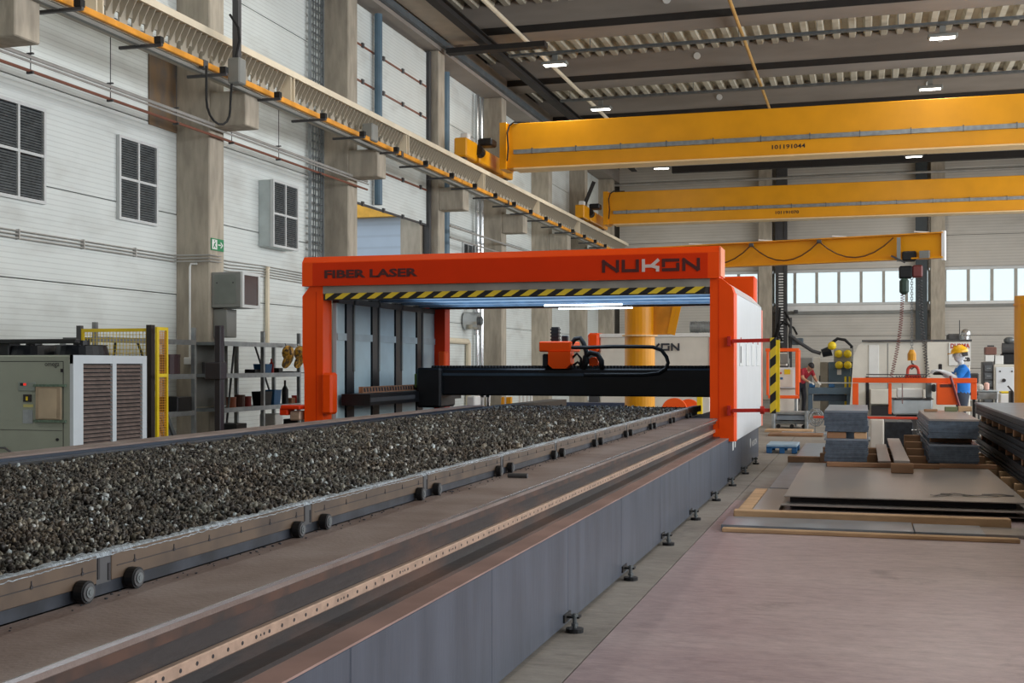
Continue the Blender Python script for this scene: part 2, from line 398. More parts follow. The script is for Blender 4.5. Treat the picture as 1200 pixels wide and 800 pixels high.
# neighbouring building seen through the gate
nb = thing('factory_building', 'light blue ribbed factory building with yellow eave seen through the raised gate', 'building', (-24, 50, 0))
nbm = ribbed('blue_facade', (186, 200, 216), 0.5, amp=0.2, seam=0.05, dirtamt=0.0)
B('wall', nbm, nb, (-34, -18.85, 48, 60, 0, 7.85))
B('eave', mat('eave_yellow', (236, 176, 60), 0.5), nb, (-34, -18.3, 47.6, 60, 7.85, 10.5))
B('side_wing', mat('wing_grey', (120, 138, 160), 0.5), nb, (-18.85, -14.0, 50, 60, 0, 12))
B('corner_strip', M['white'], nb, (-18.95, -18.8, 47.9, 48.05, 0, 7.85))
B('ground', mat('yard_asphalt', (110, 108, 106), 0.9), None, (-60, WX-0.31, 5, 90, -0.3, -0.1))['kind'] = 'structure'

# back wall with a band of windows
bw = MB()
bw.box(WX-0.3, 13.3, BY+0.07, BY+0.3, 0, 4.0); bw.box(WX-0.3, 13.3, BY+0.07, BY+0.3, 5.5, 11.2)
BACK = struct(bw.build('wall_back', M['joint']))
BC = [-10.9, -4.0, 2.9, 9.8]
for i in range(len(BC)):
    x0 = BC[i]+0.28 if i else WX+0.65
    x1 = BC[i+1]-0.28 if i+1 < len(BC) else 13.0
    for z0, z1 in ((0, 1.35), (1.35, 2.7), (2.7, 4.0), (5.5, 6.8), (6.8, 8.15), (8.15, 9.5), (9.5, 11.1)):
        B('wall_panel', M['backwall'], BACK, (x0, x1, BY, BY+0.07, z0+0.01, z1-0.01))
for x in BC[1:]:
    B('column', M['concrete'], BACK, (x-0.28, x+0.28, BY-0.45, BY+0.2, 0, 10.6), bev=0.02)
B('rainwater_pipe', M['dgrey'], BACK, (-3.55, -3.1, BY-0.35, BY-0.05, 0, 9.9))
B('rainwater_pipe', mat('pipe_blue_grey', (52, 60, 64), 0.5), BACK, (2.05, 2.5, BY-0.35, BY-0.05, 0, 10.2))
B('window_sill', M['grey'], BACK, (-3.7, 2.6, BY-0.12, BY+0.02, 3.62, 3.72), (3.2, 9.5, BY-0.12, BY+0.02, 3.86, 3.96))
B('window_sill', M['white'], BACK, (-3.7, 2.6, BY-0.06, BY+0.02, 3.75, 3.98), (3.2, 9.5, BY-0.06, BY+0.02, 3.97, 4.08))
glassm = mat('window_glass', (235, 242, 245), 0.05, var=0.0)
_n = glassm.node_tree; _tr = _n.nodes.new('ShaderNodeBsdfTransparent'); _mx = _n.nodes.new('ShaderNodeMixShader'); _mx.inputs[0].default_value = 0.12
_tr.inputs[0].default_value = (0.95, 1.0, 1.0, 1)
_n.links.new(_tr.outputs[0], _mx.inputs[1]); _n.links.new(_n.nodes['Principled BSDF'].outputs[0], _mx.inputs[2]); _n.links.new(_mx.outputs[0], _n.nodes['Material Output'].inputs['Surface'])
wi = 0
for i in range(3):
    xa = BC[i]+0.3 if i else -10.3; xb = BC[i+1]-0.3
    wi += 1
    wf = thing('window_%d' % wi, None, None, ((xa+xb)/2, BY, 4.75)); wf['kind'] = 'structure'
    fr = MB(); fr.box(xa, xb, BY+0.02, BY+0.14, 4.0, 4.1); fr.box(xa, xb, BY+0.02, BY+0.14, 5.38, 5.5)
    fr.build('window_frame', M['frame_white'], wf)
    nn = int(round((xb-xa)/0.9)); pw = (xb-xa)/nn
    for k in range(nn+1):
        B('mullion', mat('mullion_beige', (170, 168, 160), 0.5), wf, (xa+k*pw-0.06, xa+k*pw+0.06, BY+0.0, BY+0.14, 4.1, 5.38))
        if k < nn: B('pane', glassm, wf, (xa+k*pw+0.06, xa+(k+1)*pw-0.06, BY+0.07, BY+0.08, 4.1, 5.38))
# right and rear walls (outside the picture) close the hall
wr = MB(); wr.box(13.0, 13.3, -6, BY+0.3, 0, 11.2)
struct(wr.build('wall_right', M['backwall']))
struct(B('wall_rear', mat('rear_wall_dark', (84, 80, 76), 0.8), None, (WX-0.3, 13.3, -6.3, -6.0, 0, 11.2)))

# roof: trapezoidal deck and concrete beams
dk = MB(); x = WX-0.3; p = 0.42
prof = []
while x < 13.2:
    prof += [(x, 10.62), (x+0.15, 10.62), (x+0.21, 10.80), (x+0.36, 10.80)]; x += p
prof.append((x, 10.62))
vs = []; fs = []
for (a, z) in prof: vs += [(a, -6, z), (a, BY+0.3, z)]
for i in range(len(prof)-1): fs.append((2*i, 2*i+2, 2*i+3, 2*i+1))
dk.add(vs, fs); n0 = len(dk.v)
dk.box(WX-0.3, 13.3, -6.3, BY+0.3, 11.0, 11.2)
CEIL = struct(dk.build('ceiling', M['deck_ceiling']))
for i, y in enumerate([1.4, 6.95]+COLY[:-1]):
    y += 0.45
    bm_ = MB().box(WX, 13, y+0.02, y+0.35, 10.06, 10.72)
    bm_.box(WX, 13, y+0.03, y+1.0, 9.9, 10.06)
    b = bm_.build('roof_beam', M['concrete_beam'], CEIL)
    B('edge_strip', M['darkstrip'], b, (WX+0.3, 13, y-0.01, y+0.03, 9.9, 10.08))  # plain dark band along the front of the bottom flange
    for xx in ((-4.62, 2.0) if y > 20 else ()):
        MB().cyl((xx, y+0.03, 10.42), (xx, y-0.03, 10.42), 0.10, 12).build('cap', M['white'], b)
# floodlights and trays
def tray(y, x0, x1, z, label):
    t = thing('cable_tray', label, 'cable tray', ((x0+x1)/2, y, z), 'cable trays under the roof')
    m = MB(); m.box(x0, x1, y-0.07, y+0.07, z, z+0.012); m.box(x0, x1, y-0.075, y-0.065, z, z+0.06); m.box(x0, x1, y+0.065, y+0.075, z, z+0.06)
    m.build('tray', M['galv_dark'], t)
    h = MB(); xx = x0+0.3
    while xx < x1: h.cyl((xx, y, z+0.05), (xx, y, 10.64), 0.008, 5); xx += 1.9
    h.build('hanger_rods', M['galv_dark'], t)['kind'] = 'stuff'
tray(30.3, -9.0, 12.8, 9.62, 'long cable tray running above the front yellow crane, nearest of the roof trays')
tray(35.9, -9.0, 12.8, 9.62, 'cable tray between the roof beams, second from the front')
tray(47.4, -9.0, 12.8, 9.62, 'cable tray under the roof close to the back wall')
lightm = mat('led_lens', (255, 250, 240), 0.5, var=0, emit=9)
def ceiling_light(x, y, z, label):
    t = thing('ceiling_light', label, 'light', (x, y, z), 'LED ceiling floodlights')
    MB().bbox(x-0.34, x+0.34, y-0.14, y+0.14, z, z+0.09, 0.02).build('housing', M['grey'], t)
    B('bracket', M['grey'], t, (x-0.07, x+0.07, y-0.03, y+0.03, z+0.09, z+0.32))
    B('lens', lightm, t, (x-0.28, x+0.28, y-0.11, y+0.11, z-0.012, z))
    l = bpy.data.lights.new('floodlight_lamp', 'AREA'); l.shape = 'RECTANGLE'; l.size = 0.56; l.size_y = 0.22; l.energy = 60; l.color = (1, 0.96, 0.88)
    lo = bpy.data.objects.new('floodlight_lamp', l); COL.objects.link(lo); lo.parent = t; lo.location = (0, 0, -0.03)
for x, y, lb in ((-7.8, 30.5, 'lit ceiling floodlight left of the roof pipe, nearest of its row'), (-7.8, 36.2, 'lit ceiling floodlight just above the left end of the front crane girder'),
                 (-7.8, 47.8, 'small lit floodlight seen under the front crane girder, left one'), (1.83, 30.6, 'lit ceiling floodlight at the upper right, higher of the two'),
                 (1.83, 36.2, 'lit ceiling floodlight at the upper right, just above the front girder'), (1.83, 47.8, 'small lit floodlight seen under the front girder, right one')):
    ceiling_light(x, y, 9.38, lb)
for x, y in ((1.83, 24.9), (1.83, 19.3), (-7.8, 18.6), (1.83, 13.0), (-7.8, 12.5), (-7.8, 6.5), (1.83, 7.0)):
    ceiling_light(x, y, 9.38, 'ceiling floodlight of the %s row above the %s, outside the view' % ('right' if x > 0 else 'left', {24.9: 'yellow column', 19.3: 'sheet stacks', 18.6: 'portal', 13.0: 'flat plates', 12.5: 'chiller', 6.5: 'slag table', 7.0: 'open floor'}[y]))
# roof pipes
tag(MB().tube([(-8.3, 12, 9.8), (-8.3, 47, 9.8)], 0.055, 8).build('roof_pipe', M['beige']), 'cream pipe running lengthwise under the roof on the left', 'pipe')
tag(MB().tube([(-2.93, 12, 9.8), (-2.93, 42, 9.8)], 0.045, 8).build('gas_pipe', mat('pipe_ochre', (196, 152, 84), 0.5)), 'ochre gas pipe running lengthwise under the roof', 'pipe')
tag(B('cable_duct', M['darkstrip'], None, (-10.2, -7.6, 28.7, 29.0, 9.42, 9.55)), 'black cable duct crossing under the roof at the upper left', 'duct')
tag(MB().tube([(-10.5, BY-0.8, 9.3), (12.9, BY-0.8, 9.3)], 0.05, 8).build('wall_pipe', M['pipe_grey']), 'thin grey pipe along the top of the back wall', 'pipe')
tag(B('cable_duct', M['darkstrip'], None, (-7.6, 12.9, 49.2, 49.5, 9.42, 9.68)), 'long dark duct along the back under the roof', 'duct')

# wall services on the left wall
def wallpipe(name, y, z0, z1, r, m, lb, x=-10.86):
    o = MB().cyl((x, y, z0), (x, y, z1), r, 12).build(name, m, None, smooth=False); return tag(o, lb, 'pipe')
wallpipe('downpipe', 25.0, 5.1, 9.4, 0.09, M['bluepipe'], 'blue grey downpipe beside the raised gate, above the runway', x=-10.5)
wallpipe('downpipe', 30.5, 0.05, 9.4, 0.12, M['bluepipe'], 'blue grey downpipe just behind the gate column')
wallpipe('downpipe', 33.3, 0.05, 9.4, 0.06, M['chrome'], 'shiny steel downpipe before the fourth column')
wallpipe('downpipe', 33.7, 0.05, 9.4, 0.07, M['chrome'], 'shiny steel downpipe touching the fourth column')
def ladder(y0, y1, x, z0, z1, lb):
    t = thing('cable_ladder', lb, 'cable ladder', (x, (y0+y1)/2, z0))
    MB().box(x-0.03, x+0.03, y0-0.02, y0+0.02, z0, z1).build('rail', M['galv'], t)
    MB().box(x-0.03, x+0.03, y1-0.02, y1+0.02, z0, z1).build('rail', M['galv'], t)
    m = MB(); z = z0+0.1
    while z < z1: m.box(x-0.015, x+0.015, y0+0.02, y1-0.02, z, z+0.03); z += 0.16
    m.build('rungs', M['galv'], t)['kind'] = 'stuff'
    c = MB()
    for k in range(5):
        yy = y0+0.06+k*(y1-y0-0.12)/4
        pts = [(x+0.04+random.uniform(-.01, .01), yy+random.uniform(-0.015, 0.015), z0+(z1-z0)*j/10) for j in range(11)]
        c.tube(pts, 0.014, 5)
    c.build('cables', M['galv_dark'], t)['kind'] = 'stuff'
ladder(22.35, 22.95, -10.9, 0.4, 9.4, 'tall galvanised cable ladder on the wall before the second column')
def railpipe(name, x, z, y0, y1, r, m, lb):
    tag(MB().tube([(x, y0, z), (x, y1, z)], r, 8).build(name, m), lb, 'pipe')
railpipe('wall_pipe', -10.3, 5.46, 8, 23.9, 0.028, M['pipe_grey'], 'upper grey pipe passing in front of the first two columns')
railpipe('wall_pipe', -10.27, 5.39, 8, 23.9, 0.018, M['pipe_grey'], 'thin grey pipe touching the upper grey pipe below the corbels')
railpipe('wall_pipe', -10.3, 5.28, 8, 23.9, 0.022, M['pipe_brown'], 'brown pipe under the grey pipes below the corbels')
railpipe('wall_pipe', -10.3, 5.1, 29.3, 50, 0.03, M['pipe_grey'], 'grey pipe behind the gate column, upper of two')
railpipe('wall_pipe', -10.3, 4.8, 29.3, 50, 0.025, M['pipe_grey'], 'grey pipe behind the gate column, lower of two')
for k, y in enumerate([13.0, 14.7, 16.4, 18.1, 19.8, 21.5]):
    h = MB(); h.cyl((-10.285, y, 5.24), (-10.285, y, 6.3), 0.007, 5); h.box(-10.34, -10.24, y-0.015, y+0.015, 5.24, 5.27); h.box(-10.34, -10.24, y-0.015, y+0.015, 5.49, 5.51)
    tag(h.build('pipe_hanger', M['dgrey']), 'thin hanger rod of the wall pipes, '+('nearest, by the leftmost window', 'second, left of the rusty patch', 'third, just before the first column', 'fourth, just past the first corbel', 'fifth, above the projecting window', 'sixth, just before the second column')[k], 'hanger', 'hanger rods of the wall pipes')
ct = thing('conduit_run', 'bundle of three thin conduits along the white wall at sign height', 'conduit', (-10.9, 14, 3.25))
for k, z in enumerate((3.31, 3.26, 3.21)):
    MB().tube([(-10.96, 8, z), (-10.96, 17.4, z), (-10.5, 17.5, z), (-10.35, 17.52, z), (-10.34, 17.56, z), (-10.34, 17.6, z), (-10.34, 17.85, z)], 0.012, 5).build('conduit', M['pipe_grey'], ct)
for k, z in enumerate((3.36, 3.31, 3.26, 3.21, 3.16)):
    MB().tube([(-10.96, 18.1, z+0.02), (-10.96, 19.2, z-0.01*k), (-10.96, 20.5, z+0.02), (-10.96, 22.3, z)], 0.010, 5).build('conduit', M['pipe_grey'], ct)
for y in (9.5, 11.2, 13.6, 15.0, 16.3): B('clamp', M['pipe_grey'], ct, (-11.0, -10.94, y, y+0.02, 3.19, 3.33))
tag(MB().tube([(-10.6, 17.53, 3.17), (-10.7, 17.50, 3.17), (-10.72, 17.5, 3.12), (-10.72, 17.5, 1.62)], 0.018, 6).build('socket_conduit', M['white']), 'white conduit dropping down the face of the first column', 'conduit')
tag(MB().bbox(-10.79, -10.65, 17.42, 17.55, 1.5, 1.62, 0.01).build('socket_box', M['white']), 'small white socket box on the first column', 'socket')
tag(MB().tube([(-10.94, 20.62, 3.36), (-10.94, 20.6, 3.3), (-10.94, 20.6, 1.9)], 0.045, 8).build('drop_pipe', M['beige']), 'cream pipe dropping down the wall behind the shelf', 'pipe')

# louvred windows
def louvre_window(n, y0, y1, z0, z1, proj):
    t = thing('window_%d' % n, None, None, (WX, (y0+y1)/2, z0)); t['kind'] = 'structure'
    x = WX+proj; f = 0.045
    if proj > 0.05: B('window_box', mat('box_pale', (190, 200, 200), 0.5), t, (WX, x-0.03, y0+0.004, y1-0.004, z0+0.004, z1-0.004), bev=0.01)
    fr = MB()
    xb_ = max(WX+0.001, x-0.03); fr.box(xb_, x+0.04, y0, y0+f, z0, z1); fr.box(xb_, x+0.04, y1-f, y1, z0, z1); fr.box(xb_, x+0.04, y0+f, y1-f, z0, z0+f); fr.box(xb_, x+0.04, y0+f, y1-f, z1-f, z1)
    ym, zm = (y0+y1)/2, (z0+z1)/2
    fr.box(x, x+0.035, ym-0.02, ym+0.02, z0+f, z1-f); fr.box(x, x+0.034, y0+f, y1-f, zm-0.02, zm+0.02)
    fr.build('window_frame', M['frame_white'], t)
    B('pane', M['glass_dark'], t, (x-0.02, x-0.01, y0+f, y1-f, z0+f, z1-f))
    proto = None
    for (a, b) in ((y0+f, ym-0.02), (ym+0.02, y1-f)):
        for (c, d) in ((z0+f, zm-0.02), (zm+0.02, z1-f)):
            m = MB(); z = c+0.02
            while z < d-0.01:
                m.prism([(x-0.002, z+0.024), (x+0.018, z-0.006), (x+0.022, z-0.004), (x+0.003, z+0.028)], 'y', a, b); z += 0.038
            m.build('louvre', M['louvre'], t)
louvre_window(11, 13.05, 14.16, 3.73, 5.06, 0.02)
louvre_window(12, 15.87, 16.92, 3.73, 5.03, 0.02)
louvre_window(13, 20.35, 21.4, 3.73, 5.0, 0.28)
louvre_window(14, 32.3, 33.2, 3.73, 5.0, 0.02)
tag(B('wall_stain_patch', mat('patch_rust', (120, 98, 74), 0.8, var=0.4, scale=5, rgb2=(92, 88, 84), fac=(0.4, 0.7), stretch=(1, 1, 0.5)), None, (WX+0.002, WX+0.02, 16.72, 17.53, 5.35, 6.75)), 'rusty patched area of the wall beside the first column', 'patch')

# ------------------------------------------------------------------ crane runway
rw = thing('crane_runway', 'pale steel crane runway beam on the concrete corbels', 'crane rail', (-9.85, 30, 6.0))
R0, R1 = 8.0, 50.5
tf = MB(); tf.box(-10.02, -9.66, R0, R1, 6.62, 6.68); tf.build('top_flange', M['beige'], rw)
B('crane_rail', M['galv_dark'], rw, (-9.90, -9.83, R0, R1, 6.68, 6.74))
B('upper_web', M['runway'], rw, (-9.89, -9.86, R0, R1, 6.36, 6.62))
B('flange_lip', M['beige'], rw, (-9.68, -9.655, R0, R1, 6.57, 6.62))
B('bottom_flange', M['runway'], rw, (-10.0, -9.70, R0, R1, 6.03, 6.07))
rib = MB()
rib.box(-9.885, -9.862, 0, 0.19, 6.07, 6.36)
rib.prism([(-9.862, 6.30), (-9.84, 6.30), (-9.69, 6.57), (-9.862, 6.60)], 'y', 0.0, 0.012)
rib.prism([(-9.862, 6.30), (-9.84, 6.30), (-9.69, 6.57), (-9.862, 6.60)], 'y', 0.155, 0.167)
y = R0+0.1; r0 = None
while y < R1-0.3:
    if r0 is None:
        r0 = rib.build('rib', M['runway'], rw); r0.location = (0, y, 0); og = ORG['crane_runway']; 
        for v in r0.data.vertices: v.co.y += og.y
        r0.location = (0, y-og.y, 0)
    else:
        o = bpy.data.objects.new('rib', r0.data); COL.objects.link(o); o.parent = rw; o.location = (0, y-og.y, 0)
    y += 0.31
for y in (13.5, 19.05, 24.6, 30.15, 35.7, 41.25):
    B('splice_plate', M['beige'], rw, (-9.87, -9.66, y, y+0.02, 6.07, 6.62), (-9.87, -9.66, y+0.14, y+0.16, 6.07, 6.62))
cr = thing('conductor_rail', 'yellow conductor rail along the lower edge of the crane runway', 'conductor rail', (-9.55, 30, 6.0))
y = R0; k = 0
while y < 50:
    B('rail_segment', M['yellow_d'], cr, (-9.575, -9.51, y, y+3.96, 5.98, 6.07), bev=0.008)
    B('joint_clamp', M['dgrey'], cr, (-9.59, -9.50, y+3.9, y+4.02, 5.955, 6.08)) if k % 2 else None
    y += 4.0; k += 1
B('backing_strip', M['grey'], cr, (-9.70, -9.63, R0, 50, 5.93, 5.98))
y = 9.2
while y < 49:
    B('support_arm', M['dgrey'], cr, (-9.98, -9.30, y, y+0.05, 5.90, 5.94)); B('insulator', M['black_r'], cr, (-9.40, -9.30, y-0.02, y+0.07, 5.94, 6.03)); y += 1.75
tag(MB().bbox(-9.68, -9.45, 22.2, 22.5, 6.0, 6.35, 0.02).build('junction_box', M['grey']), 'grey junction box on the runway above the second corbel', 'box')
# current collector post hanging in front of the runway
cp = thing('collector_post', 'dark hanging post with cable loop in front of the crane runway', 'cable post', (-9.35, 17.0, 6.0))
MB().box(-9.42, -9.32, 16.6, 16.7, 6.2, 9.8).build('post', M['dgrey'], cp)
MB().bbox(-9.45, -9.24, 16.5, 16.72, 5.85, 6.25, 0.02).build('box', M['grey'], cp)
MB().tube([(-9.38, 16.45, 6.9), (-9.26, 16.5, 6.7), (-9.24, 16.5, 6.5), (-9.3, 16.5, 6.25)], 0.02, 6).build('cable', M['black_r'], cp)
MB().tube([(-9.4, 16.55, 5.9), (-9.4, 16.5, 5.5)]+[(-9.4-0.0, 16.15+0.35*math.cos(a), 5.45-0.3*math.sin(a)) for a in [math.pi*i/8 for i in range(9)]]+[(-9.4, 15.8, 5.95)], 0.018, 6).build('cable_loop', M['black_r'], cp)

_a, _b = at(676, 262, 44), at(696, 213, 44)
tag(MB().bar(_a, _b, 0.14).build('diagonal_brace', M['darkstrip']), 'dark diagonal steel brace beside the left end of the farther girder', 'brace')
# ------------------------------------------------------------------ overhead cranes
def crane(y, number, lb, cy, grp='yellow overhead travelling cranes'):
    t = thing('overhead_crane', lb, 'crane', (-9.3, y, 6.7), None)
    z0, z1 = 6.74, 7.97
    MB().bbox(-9.35, 12.6, y, y+0.5, z0+0.03, z1, 0.015).build('girder', M['yellow'], t)
    B('bottom_flange', M['yellow_l'], t, (-9.0, 12.6, y-0.08, y+0.58, z0-0.01, z0+0.03))
    B('end_plate', M['yellow'], t, (-9.38, -9.2, y-0.12, y+0.6, z0+0.0, z1+0.02))
    B('cable_trunking', M['galv'], t, (-9.0, 12.6, y-0.09, y, 7.14, 7.25))
    xx = -8.5
    while xx < 12: B('trunking_clip', M['galv_dark'], t, (xx, xx+0.02, y-0.10, y, 7.13, 7.28)); xx += 1.2
    text('serial_number', number, t, M['ink'], (cy, y-0.004, 6.93), 0.11, 0.82, bold=0.02)
    e = MB().bbox(-10.02, -9.68, y-2.0, y-1.1, 6.80, 7.28, 0.03).build('end_carriage', M['yellow'], t)
    MB().bbox(-10.02, -9.66, y-0.95, y+1.2, 6.80, 7.22, 0.03).build('end_carriage', M['yellow'], t)
    MB().bbox(-10.0, -9.68, y+1.3, y+2.2, 6.80, 7.12, 0.03).build('end_carriage', M['yellow'], t)
    for yy in (y-1.75, y+1.9): MB().cyl((-9.93, yy, 6.90), (-9.78, yy, 6.90), 0.16, 14).build('wheel', M['dgrey'], t)
    MB().cyl((-9.66, y-1.15, 7.1), (-9.66, y-0.9, 7.05), 0.14, 12).build('drive_motor', M['black'], t)
    MB().bbox(-9.75, -9.35, y-0.9, y-0.45, 7.25, 7.45, 0.04).build('gearbox', M['black'], t)
    MB().bbox(-9.95, -9.75, y-1.7, y-1.45, 7.28, 7.45, 0.02).build('beacon', M['white'], t)
    MB().bbox(-9.5, -9.15, y+1.3, y+1.7, 7.1, 7.4, 0.02).build('control_box', M['grey'], t)
    MB().tube([(-8.6, y+0.1, z1+0.03), (-9.0, y-0.03, z1+0.03), (-9.12, y-0.06, z1-0.06), (-9.16, y-0.14, 7.7), (-9.13, y-0.14, 7.3), (-9.16, y-0.14, 6.95)], 0.022, 6).build('cable', M['black_r'], t)
    return t
crane(30.8, '101191044', 'yellow overhead crane girder nearest the camera, under the roof lights', -2.22)
crane(44.1, '101191070', 'farther yellow overhead crane girder above the jib arm', -3.05)

# ================================================================== THE LASER CUTTING MACHINE
MY0, MY1, PF = 1.2, 19.4, 15.0       # near end, far end, front of the portal
mc = thing('laser_cutter', 'big orange portal laser cutting machine on a long grey steel base', 'machine', (-4.3, 15, 0))
# near side base: side sheets, ledge, channel, rack, deck
ys = [MY0, 3.6, 5.15, 6.6, 8.15, 9.8, 11.5, 13.2, 15.0, 16.6, 18.0, MY1]
for a, b in zip(ys[:-1], ys[1:]):
    B('side_sheet', M['steel'], mc, (-1.64, -1.61+random.uniform(-.001, .001), a+0.003, b-0.003, 0.035, 0.576), bev=0.004)
B('base_core', M['rustdark'], mc, (-2.08, -1.645, MY0, MY1, 0.02, 0.576))
B('ledge', M['bronze'] if False else mat('ledge_brown', (150, 122, 114), 0.5, 0.2, var=0.15), mc, (-1.715, -1.607, MY0, PF, 0.577, 0.585))
B('channel_floor', M['rustdark'], mc, (-1.80, -1.715, MY0, PF, 0.575, 0.60))
B('channel_web', M['rustdark'], mc, (-1.83, -1.80, MY0, PF, 0.60, 0.80))
B('channel_lip', mat('lip_rust', (88, 62, 50), 0.5, 0.3, var=0.3, scale=8, rgb2=(50, 44, 42)), mc, (-1.80, -1.765, MY0, PF, 0.765, 0.80))
B('deck_plate', M['rust'], mc, (-2.12, -1.745, MY0, PF-0.02, 0.80, 0.83), bev=0.003)
B('deck_edge_line', M['chrome'], mc, (-1.7405, -1.735, MY0, PF, 0.822, 0.8315))
B('deck_plate', M['black'], mc, (-2.12, -1.845, PF-0.02, MY1, 0.78, 0.825))
B('rack', M['bronze'], mc, (-1.80, -1.772, MY0, PF, 0.652, 0.692), bev=0.004)
hl = MB(); y = MY0+0.05; k = 0
while y < PF-0.1:
    hl.cyl((-1.7725, y, 0.672), (-1.7712, y, 0.672), 0.0065, 8)
    if k % 7 == 3: hl.cyl((-1.7725, y+0.028, 0.672), (-1.7712, y+0.028, 0.672), 0.004, 6); hl.cyl((-1.7725, y+0.05, 0.672), (-1.7712, y+0.05, 0.672), 0.005, 6)
    y += 0.084; k += 1
hl.build('rack_holes', M['ink'], mc)['kind'] = 'stuff'
# levelling feet
fp = None
y = 4.85
while y < 19.5:
    f = MB().cyl((-1.555, y, 0.0), (-1.555, y, 0.022), 0.05, 14).build('levelling_foot', M['black'], mc)
    m = MB().cyl((-1.555, y, 0.022), (-1.555, y, 0.105), 0.012, 8).cyl((-1.555, y, 0.035), (-1.555, y, 0.05), 0.022, 6).cyl((-1.555, y, 0.088), (-1.555, y, 0.10), 0.022, 6)
    m.build('screw', M['galv_dark'], f)
    B('bracket', M['black'], f, (-1.625, -1.53, y+0.0, y+0.06, 0.075, 0.087), (-1.625, -1.60, y-0.05, y+0.1, 0.055, 0.10))
    y += 1.68
# far side rail
B('far_rail', M['navy'], mc, (-5.06, -4.76, MY0, MY1, 0.10, 0.92))
B('far_rail_top', M['rust'], mc, (-5.10, -4.88, MY0, PF+0.2, 0.943, 0.955), bev=0.002)
B('far_rail_body', mat('rail_blue_black', (40, 50, 64), 0.35, 0.4, var=0.2), mc, (-5.08, -4.885, MY0, PF+0.2, 0.92, 0.943))
B('far_rail_step', mat('rail_blue_black', (44, 56, 72), 0.35, 0.4, var=0.2), mc, (-4.86, -4.80, MY0, PF+2.5, 0.90, 0.925), (-4.80, -4.75, MY0, PF+2.5, 0.86, 0.885))
B('bed_floor', M['black'], mc, (-4.76, -2.10, MY0, MY1, 0.62, 0.70))
B('far_deck', M['black'], mc, (-7.0, -5.12, 14.6, MY1, 0.10, 0.62))

# portal
def lpost():
    m = MB(); m.prism([(-7.40, 0.02), (-7.12, 0.02), (-7.12, 2.575), (-7.32, 2.575), (-7.43, 2.44), (-7.43, 1.6), (-7.40, 1.4)], 'y', PF, PF+0.28)
    return m.build('left_post', M['orange'], mc)
lp = lpost()
B('seam', M['orange_shade'], lp, (-7.225, -7.215, PF-0.003, PF, 0.72, 2.5))
rp = MB().prism([(-1.84, 0.545), (-1.545, 0.545), (-1.545, 2.38), (-1.575, 2.47), (-1.70, 2.575), (-1.84, 2.575)], 'y', PF, PF+0.3).build('right_post', M['orange'], mc)
B('seam', M['orange_shade'], rp, (-1.735, -1.727, PF-0.003, PF, 0.7, 2.55))
hp = MB().prism([(PF-0.05, 2.575), (PF-0.05, 2.90), (PF+0.02, 2.98), (PF+0.4, 2.98), (PF+0.4, 2.575)], 'x', -7.41, -1.72)
hd = hp.build('header', M['orange'], mc)
B('header_front', M['orange_shade'], hd, (-7.25, -1.86, PF-0.054, PF-0.05, 2.58, 2.89))  # shade of the camera-facing front painted as a darker orange
B('end_cap', mat('cap_orange_lit', (240, 140, 96), 0.4), hd, (-1.72, -1.70, PF-0.04, PF+0.4, 2.60, 2.96))  # side light on the header end painted as a paler orange
B('blind_box', M['galv_dark'] if False else mat('blind_grey', (150, 148, 142), 0.45, 0.2), mc, (-7.12, -1.84, PF+0.0, PF+0.12, 2.47, 2.575))
B('warning_strip', hazard('hazard_strip', 0.24, 1.0, -1.6), mc, (-7.08, -1.90, PF-0.01, PF+0.1, 2.395, 2.475))
B('warning_backing', M['dgrey'], mc, (-7.12, -1.84, PF+0.02, PF+0.12, 2.385, 2.47))
# roof, ribs under it, rear header
B('roof', M['roof_in'], mc, (-7.35, -1.72, PF+0.4, MY1-0.2, 2.47, 2.53))
for y in (15.9, 16.8, 17.7, 18.5): B('roof_rib', M['roof_in'], mc, (-7.05, -1.84, y, y+0.08, 2.44, 2.47))
rh = B('rear_header', M['orange'], mc, (-7.40, -1.64, MY1-0.2, MY1+0.15, 2.45, 2.90), bev=0.03)
B('rear_lintel', M['black'], mc, (-7.1, -1.84, MY1-0.26, MY1-0.2, 2.44, 2.52))
B('rear_post', M['orange_shade'], mc, (-7.05, -6.86, MY1-0.15, MY1+0.1, 0.02, 2.45))
B('rear_post', mat('panel_pink', (228, 120, 96), 0.4), mc, (-1.70, -1.548, MY1-0.14, MY1+0.05, 0.53, 2.36))
# near side enclosure
B('side_panel', M['white_m'], mc, (-1.60, -1.552, PF+0.42, MY1-0.15, 0.53, 2.40), bev=0.008)
B('side_edge', M['orange_l'], mc, (-1.60, -1.549, PF+0.30, PF+0.42, 0.53, 2.40))
MB().prism([(-1.60, 2.40), (-1.552, 2.40), (-1.70, 2.56), (-1.75, 2.56)], 'y', PF+0.3, MY1-0.1).build('sloped_top', M['white_m'], mc)
B('inner_panel', M['navy'], mc, (-1.86, -1.62, PF+0.3, MY1-0.2, 0.84, 2.44))
for k, y in enumerate((15.75, 16.65, 17.5, 18.35)):
    s = B('pale_plate', M['frame_white'], mc, (-1.552, -1.542, y, y+0.42, 1.48, 1.78), bev=0.004)  # pale raised rectangles on the side panel
    MB().cyl((-1.551, y+0.2, 1.83), (-1.545, y+0.2, 1.83), 0.03, 10).build('warning_dot', M['red'], s)
B('slot', M['black'], mc, (-1.541, -1.539, 15.80, 15.90, 1.52, 1.74))
B('label', M['white'], mc, (-1.609, -1.606, 15.45, 15.57, 0.40, 0.52), (-1.609, -1.606, 15.72, 15.82, 0.42, 0.52))
